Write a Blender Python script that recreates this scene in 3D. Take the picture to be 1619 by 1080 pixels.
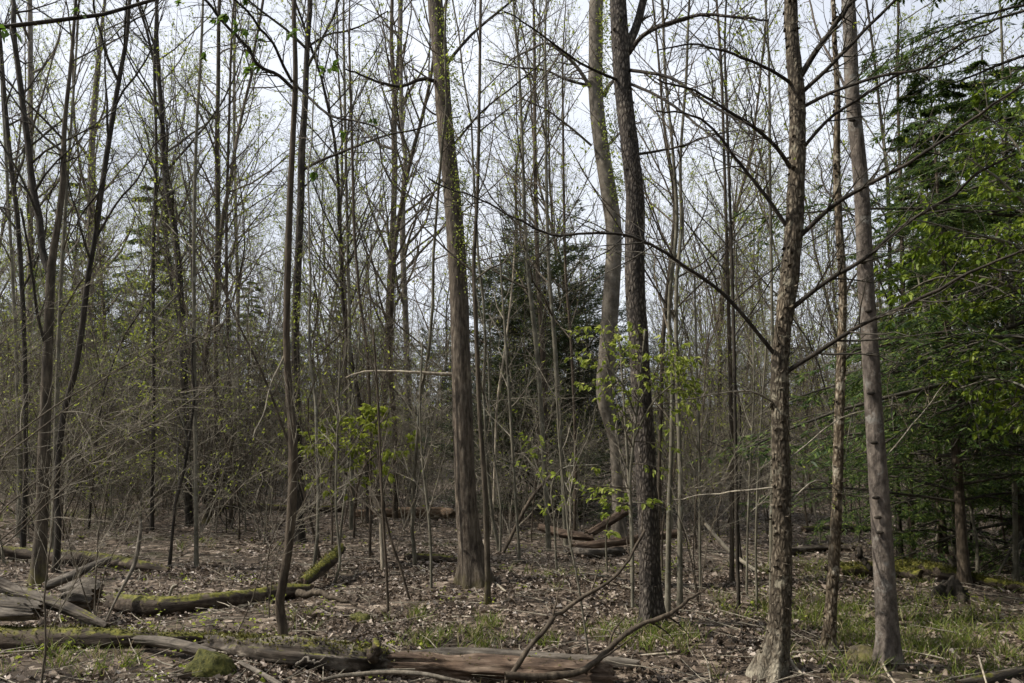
import bpy, math
import numpy as np

# ------------------------------------------------------------------ camera, sky, sun, exposure
sc = bpy.context.scene
for o in list(bpy.data.objects):
    bpy.data.objects.remove(o)
C = sc.collection
W0, H0 = 1619.0, 1080.0
FPX = 1271.0                       # focal length in photograph pixels
HOR = 700.0                        # row of the horizon
EYE = 1.6
PITCH = math.atan((HOR - 540.0) / FPX)
cam = bpy.data.cameras.new('camera')
cam.sensor_width = 36.0
cam.lens = 36.0 * FPX / W0
cam.clip_end = 2000.0
cam.clip_start = 0.05
co = bpy.data.objects.new('camera', cam)
C.objects.link(co)
co.location = (0, 0, EYE)
co.rotation_euler = (math.pi / 2 + PITCH, 0, 0)
sc.camera = co

SUN_EL, SUN_AZ = math.radians(47), math.radians(-94)     # azimuth from +Y, negative = towards the left
SD = np.array([math.sin(SUN_AZ) * math.cos(SUN_EL), math.cos(SUN_AZ) * math.cos(SUN_EL), math.sin(SUN_EL)])
sc.world = bpy.data.worlds.new('World')
sc.world.use_nodes = True
nt = sc.world.node_tree
nt.nodes.clear()
sky = nt.nodes.new('ShaderNodeTexSky')
sky.sky_type = 'NISHITA'
sky.sun_disc = False
sky.sun_elevation = SUN_EL
sky.sun_rotation = SUN_AZ
sky.air_density = 1.0
sky.dust_density = 4.0
sky.ozone_density = 1.5
geo = nt.nodes.new('ShaderNodeTexCoord')
mp = nt.nodes.new('ShaderNodeMapping')
mp.inputs['Scale'].default_value = (1.6, 1.6, 5.0)
nz = nt.nodes.new('ShaderNodeTexNoise')
nz.inputs['Scale'].default_value = 1.3
nz.inputs['Detail'].default_value = 5
rp = nt.nodes.new('ShaderNodeValToRGB')
rp.color_ramp.elements[0].position = 0.30
rp.color_ramp.elements[0].color = (0.62, 0.62, 0.62, 1)
rp.color_ramp.elements[1].position = 0.62
rp.color_ramp.elements[1].color = (0.93, 0.93, 0.93, 1)
mx = nt.nodes.new('ShaderNodeMix')
mx.data_type = 'RGBA'
mx.inputs['B'].default_value = (9.1, 9.5, 10.3, 1)      # thin bright overcast veil
bg = nt.nodes.new('ShaderNodeBackground')
bg.inputs['Strength'].default_value = 0.09
wo = nt.nodes.new('ShaderNodeOutputWorld')
nt.links.new(geo.outputs['Generated'], mp.inputs['Vector'])
nt.links.new(mp.outputs['Vector'], nz.inputs['Vector'])
nt.links.new(nz.outputs['Fac'], rp.inputs['Fac'])
nt.links.new(rp.outputs['Color'], mx.inputs['Factor'])
nt.links.new(sky.outputs['Color'], mx.inputs['A'])
nt.links.new(mx.outputs['Result'], bg.inputs['Color'])
nt.links.new(bg.outputs['Background'], wo.inputs['Surface'])

sun = bpy.data.lights.new('sun', 'SUN')
sun.energy = 5.0
sun.angle = math.radians(0.8)
sun.color = (1.0, 0.93, 0.83)
so = bpy.data.objects.new('sun', sun)
C.objects.link(so)
so.rotation_euler = (math.pi / 2 - SUN_EL, 0, math.pi - SUN_AZ)
so.location = (-20, -5, 30)

sc.view_settings.view_transform = 'Standard'
sc.view_settings.look = 'None'
sc.view_settings.exposure = 0.42
sc.view_settings.gamma = 1.0
sc.view_settings.use_curve_mapping = False
sc.render.engine = 'CYCLES'
sc.cycles.use_denoising = True
sc.cycles.use_adaptive_sampling = True
sc.cycles.adaptive_threshold = 0.03
sc.cycles.debug_use_spatial_splits = True
sc.cycles.caustics_reflective = False
sc.cycles.caustics_refractive = False
sc.cycles.max_bounces = 2
sc.cycles.diffuse_bounces = 2
sc.cycles.glossy_bounces = 1
sc.cycles.transmission_bounces = 1
sc.cycles.transparent_max_bounces = 4

# ------------------------------------------------------------------ helpers: pixels, ground height, noise
ST, CT = math.sin(PITCH), math.cos(PITCH)


def ray(px, py):
    u = (px - W0 / 2) / FPX
    v = (H0 / 2 - py) / FPX
    return u, CT - v * ST, ST + v * CT


def pt(px, py, D):
    dx, dy, dz = ray(px, py)
    return np.array([D * dx / dy, D, EYE + D * dz / dy])


def dist(py):
    dx, dy, dz = ray(W0 / 2, py)
    return -EYE * dy / dz


def rad_of(w, py, D):
    return 0.5 * w / FPX * D / ray(0, py)[1]


def gz(x, y):
    x = np.asarray(x, float)
    y = np.asarray(y, float)
    r = 0.045 * np.sin(0.71 * x + 1.3) * np.cos(0.53 * y + 0.4) + 0.03 * np.sin(1.63 * x + 0.8 * y) \
        + 0.018 * np.sin(3.1 * x - 2.3 * y + 1.0) + 0.012 * np.cos(4.7 * y + 1.9 * x)
    far = np.clip(y - 26.0, 0, 130.0)
    return r + 0.0009 * np.minimum(far, 45.0) ** 2 + 0.081 * np.clip(far - 45.0, 0, None) + 0.12 * np.sin(0.23 * x + 0.19 * y) * np.clip((y - 8) / 10, 0, 1)


def gpt(px, py, dz=0.0):
    """the point of the ground seen at a pixel"""
    D = dist(py)
    for _ in range(6):
        p = pt(px, py, D)
        g = gz(p[0], p[1])
        dx, dy, dzz = ray(px, py)
        D = (g - EYE) * dy / dzz
    p = pt(px, py, D)
    p[2] = gz(p[0], p[1]) + dz
    return p


def _hash(i, j, k, s):
    n = (i * 374761393 + j * 668265263 + k * 1274126177 + s * 974711) & 0x7fffffff
    n = ((n ^ (n >> 13)) * 1274126177) & 0x7fffffff
    n = n ^ (n >> 16)
    return (n & 0xffff) / 65535.0


def vnoise(p, s=0):
    p = np.asarray(p, float)
    i = np.floor(p).astype(np.int64)
    f = p - i
    f = f * f * (3 - 2 * f)
    r = 0
    for a in (0, 1):
        for b in (0, 1):
            for c in (0, 1):
                w = (f[..., 0] if a else 1 - f[..., 0]) * (f[..., 1] if b else 1 - f[..., 1]) * (f[..., 2] if c else 1 - f[..., 2])
                r = r + w * _hash(i[..., 0] + a, i[..., 1] + b, i[..., 2] + c, s)
    return r


def fbm(p, s=0, o=3):
    r, a, t = 0, 1.0, 0
    for k in range(o):
        r = r + a * vnoise(np.asarray(p) * 2 ** k, s + k * 17)
        t += a
        a *= 0.5
    return r / t


# ------------------------------------------------------------------ helpers: meshes and objects
def mesh(name, parts, mats, smooth=True):
    """parts: list of (verts, faces) or (verts, faces, material index); faces an int array (n,3) or (n,4)"""
    V, counts, loops, mi = [], [], [], []
    off = 0
    for p in parts:
        v, f = p[0], p[1]
        if len(v) == 0 or len(f) == 0:
            continue
        V.append(np.asarray(v, np.float32))
        f = np.asarray(f, np.int32)
        loops.append((f + off).ravel())
        counts.append(np.full(len(f), f.shape[1], np.int32))
        mi.append(np.full(len(f), p[2] if len(p) > 2 else 0, np.int32))
        off += len(v)
    V = np.concatenate(V)
    loops = np.concatenate(loops)
    counts = np.concatenate(counts)
    mi = np.concatenate(mi)
    me = bpy.data.meshes.new(name)
    me.vertices.add(len(V))
    me.vertices.foreach_set('co', V.ravel())
    me.loops.add(len(loops))
    me.loops.foreach_set('vertex_index', loops)
    me.polygons.add(len(counts))
    st = np.zeros(len(counts), np.int32)
    st[1:] = np.cumsum(counts)[:-1]
    me.polygons.foreach_set('loop_start', st)
    me.polygons.foreach_set('material_index', mi)
    me.polygons.foreach_set('use_smooth', np.full(len(counts), smooth))
    for m in (mats if isinstance(mats, (list, tuple)) else [mats]):
        me.materials.append(m)
    me.update(calc_edges=True)
    return me


def link(name, me, parent=None, loc=None):
    o = bpy.data.objects.new(name, me)
    C.objects.link(o)
    if parent is not None:
        o.parent = parent
    if loc is not None:
        o.location = loc
    return o


def tag(o, label=None, cat=None, group=None, kind=None):
    if label:
        o['label'] = label
    if cat:
        o['category'] = cat
    if group:
        o['group'] = group
    if kind:
        o['kind'] = kind
    return o


def empty(name, loc, label, cat, group=None):
    o = bpy.data.objects.new(name, None)
    o.empty_display_size = 0.1
    C.objects.link(o)
    o.location = loc
    return tag(o, label, cat, group)


def rel(parts, org):
    return [(np.asarray(p[0]) - np.asarray(org),) + tuple(p[1:]) for p in parts]


def norm(v):
    return v / np.maximum(np.linalg.norm(v, axis=-1, keepdims=True), 1e-9)


def tubes(P, R, S=4, cap=False):
    """a batch of tubes; P (M,K,3), R (M,K)"""
    P = np.asarray(P, float)
    R = np.asarray(R, float)
    if P.ndim == 2:
        P, R = P[None], R[None]
    M, K, _ = P.shape
    if M == 0:
        return np.zeros((0, 3)), np.zeros((0, 4), int)
    T = np.empty_like(P)
    T[:, 1:-1] = P[:, 2:] - P[:, :-2]
    T[:, 0] = P[:, 1] - P[:, 0]
    T[:, -1] = P[:, -1] - P[:, -2]
    T = norm(T)
    mT = norm(T.mean(1))
    ref = np.where(np.abs(mT[:, 2:3]) > 0.7, np.array([[1.0, 0.0, 0.0]]), np.array([[0.0, 0.0, 1.0]]))
    U = norm(np.cross(T, ref[:, None, :]))
    Vv = np.cross(T, U)
    a = np.arange(S) / S * 2 * math.pi
    ring = U[:, :, None, :] * np.cos(a)[None, None, :, None] + Vv[:, :, None, :] * np.sin(a)[None, None, :, None]
    V = P[:, :, None, :] + ring * R[:, :, None, None]
    V = V.reshape(-1, 3)
    base = (np.arange(M) * K * S)[:, None, None]
    k = (np.arange(K - 1) * S)[None, :, None]
    s = np.arange(S)[None, None, :]
    s2 = (np.arange(S) + 1)[None, None, :] % S
    F = np.stack([base + k + s, base + k + s2, base + k + S + s2, base + k + S + s], -1).reshape(-1, 4)
    return V, F


def spawn(P, R, n, t0, t1, L, ang, rng, up=0.0, wig=0.12, K=5, r0=0.6, rmin=0.002, flat=False, tip=0.25, lt=0.5, bias=None):
    """children along each of the parents; L = length (M,) or scalar; ang in degrees (lo, hi)"""
    M, KP, _ = P.shape
    N = M * n
    pi = np.repeat(np.arange(M), n)
    t = (np.tile((np.arange(n) + 0.5) / n, M) + rng.uniform(-0.5, 0.5, N) / n)
    t = t0 + (t1 - t0) * t
    x = t * (KP - 1)
    i = np.clip(x.astype(int), 0, KP - 2)
    f = (x - i)[:, None]
    p = P[pi, i] * (1 - f) + P[pi, i + 1] * f
    T = norm(P[pi, i + 1] - P[pi, i])
    r = (R[pi, i] * (1 - f[:, 0]) + R[pi, i + 1] * f[:, 0])
    a = np.radians(rng.uniform(ang[0], ang[1], N))
    if flat:
        side = np.where(np.tile(np.arange(n), M) % 2 == 0, 1.0, -1.0)[:, None]
        h = norm(np.cross(T, np.array([[0, 0, 1.0]])) + 1e-6)
        perp = norm(h * side + rng.normal(0, 0.18, (N, 3)))
    else:
        q = rng.normal(0, 1, (N, 3))
        if bias is not None:
            q = q + np.asarray(bias)
        perp = norm(q - (q * T).sum(1, keepdims=True) * T)
    d = T * np.cos(a)[:, None] + perp * np.sin(a)[:, None]
    Ls = (np.asarray(L) if np.ndim(L) == 0 else np.asarray(L)[pi]) * (1 - lt * (t - t0) / max(t1 - t0, 1e-6)) * rng.uniform(0.6, 1.25, N)
    st = (Ls / (K - 1))[:, None]
    out = np.empty((N, K, 3))
    out[:, 0] = p
    for k in range(1, K):
        d = norm(d + rng.normal(0, wig, (N, 3)) + np.array([[0, 0, up]]))
        out[:, k] = out[:, k - 1] + d * st
    rb = np.maximum(np.minimum(r * r0, 0.9 * r), rmin)
    RR = rb[:, None] * np.linspace(1, tip, K)[None, :]
    RR = np.maximum(RR, rmin * 0.5)
    return out, RR, Ls


def leaves(pos, d, size, rng, wide=0.45, fold=0.18, droop=0.2, full=True):
    fold = fold * 1.0
    droop = droop * rng.uniform(0.2, 2.2, (len(pos), 1)) if len(pos) else droop
    """leaf blades at pos pointing along d; size (N,)"""
    N = len(pos)
    if N == 0:
        return np.zeros((0, 3)), np.zeros((0, 4), int)
    d = norm(np.asarray(d, float))
    q = rng.normal(0, 1, (N, 3)) * 0.6 + np.array([[0, 0, 1.3]])
    u = norm(np.cross(d, q))
    n = np.cross(u, d)
    s = np.asarray(size)[:, None] * np.ones((N, 1))
    w = s * wide * rng.uniform(0.8, 1.2, (N, 1))
    if full:
        b = pos
        l1 = pos + d * s * 0.32 + u * w * 0.55 + n * s * fold
        l2 = pos + d * s * 0.70 + u * w * 0.40 + n * s * (fold * 0.6 - droop * 0.4)
        tp = pos + d * s - n * s * droop
        r2 = pos + d * s * 0.70 - u * w * 0.40 + n * s * (fold * 0.6 - droop * 0.4)
        r1 = pos + d * s * 0.32 - u * w * 0.55 + n * s * fold
        V = np.stack([b, l1, l2, tp, r2, r1], 1).reshape(-1, 3)
        k = np.arange(N)[:, None] * 6
        F = np.concatenate([k + np.array([[0, 1, 2, 3]]), k + np.array([[0, 3, 4, 5]])])
    else:
        V = np.stack([pos, pos + d * s * 0.45 + u * w * 0.5, pos + d * s, pos + d * s * 0.45 - u * w * 0.5], 1).reshape(-1, 3)
        k = np.arange(N)[:, None] * 4
        F = k + np.array([[0, 1, 2, 3]])
    return V, F


def at(P, t):
    M, K, _ = P.shape
    x = t * (K - 1)
    i = np.clip(x.astype(int), 0, K - 2)
    f = (x - i)[:, None]
    r = np.arange(M)
    return P[r, i] * (1 - f) + P[r, i + 1] * f, norm(P[r, i + 1] - P[r, i])


def catmull(pts, n):
    pts = np.asarray(pts, float)
    if len(pts) == 2:
        t = np.linspace(0, 1, n)[:, None]
        return pts[0] * (1 - t) + pts[1] * t
    P = np.vstack([2 * pts[0] - pts[1], pts, 2 * pts[-1] - pts[-2]])
    seg = np.linalg.norm(np.diff(pts[:, :3], axis=0), axis=1)
    cum = np.concatenate([[0], np.cumsum(seg)])
    s = np.linspace(0, cum[-1], n)
    i = np.clip(np.searchsorted(cum, s, side='right') - 1, 0, len(pts) - 2)
    t = ((s - cum[i]) / np.maximum(seg[i], 1e-9))[:, None]
    a, b, c, d = P[i], P[i + 1], P[i + 2], P[i + 3]
    return 0.5 * (2 * b + (c - a) * t + (2 * a - 5 * b + 4 * c - d) * t * t + (3 * b - a - 3 * c + d) * t ** 3)


# ------------------------------------------------------------------ materials
def mat_base(name):
    m = bpy.data.materials.new(name)
    m.use_nodes = True
    n = m.node_tree
    for x in list(n.nodes):
        n.nodes.remove(x)
    out = n.nodes.new('ShaderNodeOutputMaterial')
    b = n.nodes.new('ShaderNodeBsdfPrincipled')
    b.inputs['Roughness'].default_value = 0.85
    b.inputs['Specular IOR Level'].default_value = 0.25
    n.links.new(b.outputs['BSDF'], out.inputs['Surface'])
    return m, n, b, out


def ramp(n, stops, interp='LINEAR'):
    r = n.nodes.new('ShaderNodeValToRGB')
    r.color_ramp.interpolation = interp
    e = r.color_ramp.elements
    while len(e) > len(stops):
        e.remove(e[-1])
    while len(e) < len(stops):
        e.new(0.5)
    for k, (p, c) in enumerate(stops):
        e[k].position = p
        e[k].color = (c[0], c[1], c[2], 1) if len(c) == 3 else c
    return r


def noise(n, vec, scale, detail=4, rough=0.6):
    t = n.nodes.new('ShaderNodeTexNoise')
    t.inputs['Scale'].default_value = scale
    t.inputs['Detail'].default_value = detail
    t.inputs['Roughness'].default_value = rough
    n.links.new(vec, t.inputs['Vector'])
    return t


def mixc(n, fac, a, b):
    m = n.nodes.new('ShaderNodeMix')
    m.data_type = 'RGBA'
    for sock, v in (('Factor', fac), ('A', a), ('B', b)):
        if isinstance(v, (tuple, float, int)):
            m.inputs[sock].default_value = v if not isinstance(v, tuple) else (v + (1,))[:4]
        else:
            n.links.new(v, m.inputs[sock])
    return m.outputs['Result']


def mathn(n, op, a, b=None):
    m = n.nodes.new('ShaderNodeMath')
    m.operation = op
    for k, v in enumerate((a, b)):
        if v is None:
            continue
        if isinstance(v, (float, int)):
            m.inputs[k].default_value = v
        else:
            n.links.new(v, m.inputs[k])
    return m.outputs[0]


BARK_TINT = {'moss': (1, 1, 1), 'bleached': (1, 1, 0.97), 'twig': (1.06, 1.10, 1.05), 'bare': (0.85, 0.8, 0.76), 'weathered': (0.6, 0.585, 0.55), 'rotten': (0.72, 0.70, 0.66), 'mossy': (0.8, 0.78, 0.74)}


def bark(name, dark, mid, light, scale=14, stretch=0.16, bump=0.6, lichen=None, moss=0.0, rings=0.0, plates=False, along=None, foot=None, foot_h=0.5):
    """along: axis of the grain in object space (2 = up)"""
    tint = BARK_TINT.get(name.split('_')[0], (0.72, 0.705, 0.67))
    dark, mid, light = [tuple(c * t for c, t in zip(col_, tint)) for col_ in (dark, mid, light)]
    m, n, b, out = mat_base(name)
    tc = n.nodes.new('ShaderNodeTexCoord')
    mpn = n.nodes.new('ShaderNodeMapping')
    s = [1.0, 1.0, 1.0]
    s[2 if along is None else along] = stretch
    mpn.inputs['Scale'].default_value = s
    n.links.new(tc.outputs['Object'], mpn.inputs['Vector'])
    oi = n.nodes.new('ShaderNodeObjectInfo')
    add = n.nodes.new('ShaderNodeVectorMath')
    add.operation = 'ADD'
    n.links.new(mpn.outputs['Vector'], add.inputs[0])
    n.links.new(mathn(n, 'MULTIPLY', oi.outputs['Random'], 37.0), add.inputs[1])
    vec = add.outputs[0]
    n1 = noise(n, vec, scale, 5, 0.65)
    h = n1.outputs['Fac']
    if plates:
        v = n.nodes.new('ShaderNodeTexVoronoi')
        v.feature = 'DISTANCE_TO_EDGE'
        v.inputs['Scale'].default_value = scale * 1.3
        n.links.new(vec, v.inputs['Vector'])
        h = mathn(n, 'ADD', mathn(n, 'MULTIPLY', h, 0.6), mathn(n, 'MULTIPLY', v.outputs['Distance'], 0.9))
    r = ramp(n, [(0.30, dark), (0.50, mid), (0.72, light)])
    n.links.new(h, r.inputs['Fac'])
    col = r.outputs['Color']
    n2 = noise(n, tc.outputs['Object'], 3.4, 5, 0.72)
    tone = ramp(n, [(0.3, (0.5, 0.5, 0.5)), (0.52, (0.95, 0.95, 0.95)), (0.72, (1.5, 1.48, 1.44))])
    n.links.new(n2.outputs['Fac'], tone.inputs['Fac'])
    mm = n.nodes.new('ShaderNodeMix')
    mm.data_type = 'RGBA'
    mm.blend_type = 'MULTIPLY'
    mm.inputs['Factor'].default_value = 1.0
    n.links.new(col, mm.inputs['A'])
    n.links.new(tone.outputs['Color'], mm.inputs['B'])
    col = mm.outputs['Result']
    if lichen:
        n3 = noise(n, tc.outputs['Object'], 9, 4, 0.7)
        lr = ramp(n, [(0.56, (0, 0, 0)), (0.66, (1, 1, 1))])
        n.links.new(n3.outputs['Fac'], lr.inputs['Fac'])
        col = mixc(n, lr.outputs['Color'], col, lichen)
    if moss > 0:
        g = n.nodes.new('ShaderNodeNewGeometry')
        sx = n.nodes.new('ShaderNodeSeparateXYZ')
        n.links.new(g.outputs['Normal'], sx.inputs[0])
        n4 = noise(n, tc.outputs['Object'], 5.0, 4, 0.7)
        k = mathn(n, 'ADD', mathn(n, 'MULTIPLY', sx.outputs['Z'], 0.42), mathn(n, 'ADD', n4.outputs['Fac'], moss - 0.5))
        mr = ramp(n, [(0.50, (0, 0, 0)), (0.60, (1, 1, 1))])
        n.links.new(k, mr.inputs['Fac'])
        n5 = noise(n, tc.outputs['Object'], 30, 3)
        mc = ramp(n, [(0.3, (0.035, 0.038, 0.008)), (0.55, (0.11, 0.108, 0.018)), (0.75, (0.20, 0.175, 0.03))])
        n.links.new(n5.outputs['Fac'], mc.inputs['Fac'])
        col = mixc(n, mr.outputs['Color'], col, mc.outputs['Color'])
    if foot:
        # lichen and moss growing on the foot of the trunk
        sz = n.nodes.new('ShaderNodeSeparateXYZ')
        n.links.new(tc.outputs['Object'], sz.inputs[0])
        n6 = noise(n, tc.outputs['Object'], 11, 4, 0.7)
        kf = mathn(n, 'SUBTRACT', mathn(n, 'ADD', n6.outputs['Fac'], 0.12), mathn(n, 'MULTIPLY', sz.outputs['Z'], 0.25 / foot_h))
        fr = ramp(n, [(0.40, (0, 0, 0)), (0.66, (1, 1, 1))])
        n.links.new(kf, fr.inputs['Fac'])
        col = mixc(n, mathn(n, 'MULTIPLY', fr.outputs['Color'], 0.7), col, foot)
    n.links.new(col, b.inputs['Base Color'])
    bp = n.nodes.new('ShaderNodeBump')
    bp.inputs['Strength'].default_value = bump
    bp.inputs['Distance'].default_value = 0.02
    n.links.new(h, bp.inputs['Height'])
    n.links.new(bp.outputs['Normal'], b.inputs['Normal'])
    return m


def leafmat(name, stops, trans=0.45, rough=0.5):
    m, n, b, out = mat_base(name)
    g = n.nodes.new('ShaderNodeNewGeometry')
    r = ramp(n, stops)
    n.links.new(g.outputs['Random Per Island'], r.inputs['Fac'])
    n.links.new(r.outputs['Color'], b.inputs['Base Color'])
    b.inputs['Roughness'].default_value = rough
    if trans > 0:
        t = n.nodes.new('ShaderNodeBsdfTranslucent')
        n.links.new(r.outputs['Color'], t.inputs['Color'])
        ms = n.nodes.new('ShaderNodeMixShader')
        ms.inputs[0].default_value = trans
        n.links.new(b.outputs['BSDF'], ms.inputs[1])
        n.links.new(t.outputs['BSDF'], ms.inputs[2])
        n.links.new(ms.outputs[0], out.inputs['Surface'])
    return m


M = {}
M['ridged'] = bark('bark_ridged_grey', (0.035, 0.027, 0.021), (0.13, 0.106, 0.083), (0.27, 0.235, 0.19), 36, 0.2, 1.0, moss=0.0, foot=(0.07, 0.06, 0.025), foot_h=0.12)
M['smooth'] = bark('bark_smooth_grey', (0.10, 0.085, 0.07), (0.19, 0.168, 0.14), (0.30, 0.275, 0.24), 12, 0.7, 0.4, moss=0.0)
M['cherry'] = bark('bark_dark_flaky', (0.03, 0.025, 0.022), (0.10, 0.085, 0.073), (0.26, 0.235, 0.205), 30, 0.4, 1.0, plates=True)
M['flaky'] = bark('bark_flaky_tan', (0.045, 0.035, 0.024), (0.13, 0.107, 0.078), (0.34, 0.295, 0.23), 30, 0.4, 1.0, plates=True, lichen=(0.21, 0.19, 0.14), foot=(0.27, 0.245, 0.19), foot_h=0.35)
M['flakylight'] = bark('bark_flaky_light', (0.07, 0.052, 0.034), (0.21, 0.17, 0.12), (0.42, 0.37, 0.29), 30, 0.4, 1.0, plates=True, lichen=(0.30, 0.27, 0.21), foot=(0.29, 0.265, 0.21), foot_h=0.15)
M['pole'] = bark('bark_grey_pole', (0.05, 0.042, 0.037), (0.15, 0.128, 0.112), (0.28, 0.245, 0.215), 26, 0.45, 0.9, lichen=(0.19, 0.18, 0.16))
M['dark'] = bark('bark_dark_brown', (0.015, 0.013, 0.010), (0.045, 0.038, 0.03), (0.10, 0.086, 0.07), 22, 0.2, 0.7)
M['brown'] = bark('bark_brown', (0.035, 0.027, 0.02), (0.095, 0.075, 0.055), (0.18, 0.15, 0.115), 22, 0.2, 0.7)
M['pale'] = bark('bark_pale_green_grey', (0.09, 0.083, 0.062), (0.18, 0.168, 0.13), (0.28, 0.265, 0.215), 12, 0.35, 0.3, lichen=(0.19, 0.19, 0.15))
M['mossbark'] = bark('bark_brown_mossy', (0.03, 0.025, 0.018), (0.085, 0.07, 0.052), (0.17, 0.145, 0.11), 22, 0.2, 0.7, moss=0.0, foot=(0.10, 0.09, 0.02), foot_h=0.3)
M['twig'] = bark('twig_brown', (0.04, 0.031, 0.024), (0.085, 0.067, 0.05), (0.15, 0.122, 0.095), 30, 0.4, 0.0)
M['twigdark'] = bark('twig_dark', (0.022, 0.019, 0.015), (0.05, 0.043, 0.034), (0.09, 0.078, 0.062), 30, 0.4, 0.0)
M['twiggrey'] = bark('twig_grey', (0.11, 0.095, 0.075), (0.20, 0.172, 0.14), (0.33, 0.29, 0.24), 30, 0.4, 0.0)
M['bleached'] = bark('bleached_wood', (0.13, 0.105, 0.08), (0.33, 0.285, 0.22), (0.55, 0.49, 0.40), 24, 0.12, 0.6)
M['greywood'] = bark('grey_dead_wood', (0.06, 0.052, 0.042), (0.17, 0.15, 0.122), (0.31, 0.28, 0.235), 24, 0.12, 0.6)
M['logwood'] = bark('rotten_log_bark', (0.012, 0.010, 0.008), (0.075, 0.062, 0.05), (0.30, 0.27, 0.235), 13, 0.22, 1.0, moss=0.10, along=0)
M['logmoss'] = bark('mossy_log_bark', (0.02, 0.015, 0.011), (0.06, 0.046, 0.034), (0.14, 0.115, 0.09), 18, 0.16, 1.0, moss=0.20, along=0)
M['logbare'] = bark('bare_reddish_log', (0.02, 0.014, 0.010), (0.105, 0.075, 0.054), (0.28, 0.23, 0.18), 20, 0.10, 1.0, along=0, moss=0.0)
M['logred'] = bark('warm_barkless_log', (0.07, 0.045, 0.03), (0.21, 0.145, 0.098), (0.42, 0.32, 0.23), 18, 0.14, 0.8, along=0)
M['logverymossy'] = bark('mossy_thick_log', (0.02, 0.015, 0.011), (0.06, 0.046, 0.034), (0.14, 0.115, 0.09), 18, 0.16, 1.0, moss=0.36, along=0)
M['loggrey'] = bark('weathered_grey_log', (0.05, 0.043, 0.036), (0.16, 0.14, 0.12), (0.33, 0.30, 0.265), 20, 0.10, 1.0, along=0)
M['moss'] = bark('moss_cushion', (0.025, 0.028, 0.008), (0.075, 0.077, 0.018), (0.15, 0.135, 0.035), 40, 1.0, 1.0)
M['rot'] = bark('broken_wood_end', (0.05, 0.035, 0.024), (0.16, 0.115, 0.08), (0.32, 0.25, 0.18), 40, 0.3, 1.0)

M['spring'] = leafmat('spring_leaf', [(0.0, (0.13, 0.18, 0.022)), (0.4, (0.24, 0.30, 0.045)), (0.8, (0.36, 0.41, 0.085)), (1.0, (0.46, 0.48, 0.15))], 0.55)
M['bud'] = leafmat('bud_leaf', [(0.0, (0.15, 0.19, 0.022)), (0.5, (0.25, 0.30, 0.04)), (1.0, (0.37, 0.41, 0.07))], 0.55)
M['beech'] = leafmat('beech_leaf', [(0.0, (0.055, 0.105, 0.012)), (0.5, (0.10, 0.175, 0.022)), (1.0, (0.18, 0.26, 0.04))], 0.5)
M['pine'] = leafmat('pine_needles', [(0.0, (0.022, 0.036, 0.016)), (0.6, (0.045, 0.065, 0.026)), (1.0, (0.085, 0.105, 0.04))], 0.3)
M['beechsun'] = leafmat('beech_leaf_bright', [(0.0, (0.08, 0.13, 0.012)), (0.5, (0.15, 0.22, 0.022)), (1.0, (0.25, 0.31, 0.04))], 0.5)
M['hemlock'] = leafmat('hemlock_needles', [(0.0, (0.03, 0.058, 0.018)), (0.5, (0.065, 0.112, 0.028)), (0.8, (0.12, 0.178, 0.038)), (1.0, (0.21, 0.26, 0.055))], 0.45)
M['litter'] = leafmat('dead_leaf', [(0.0, (0.035, 0.026, 0.019)), (0.3, (0.09, 0.067, 0.049)), (0.62, (0.18, 0.141, 0.108)), (0.88, (0.28, 0.23, 0.187)), (1.0, (0.44, 0.38, 0.325))], 0.12, 0.42)
M['grass'] = leafmat('grass_blade', [(0.0, (0.075, 0.11, 0.018)), (0.45, (0.14, 0.185, 0.03)), (0.75, (0.21, 0.235, 0.055)), (0.82, (0.26, 0.21, 0.12)), (1.0, (0.36, 0.30, 0.19))], 0.4)
M['deadleaf'] = leafmat('clinging_dead_leaf', [(0.0, (0.06, 0.055, 0.042)), (1.0, (0.15, 0.14, 0.11))], 0.3)


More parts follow.
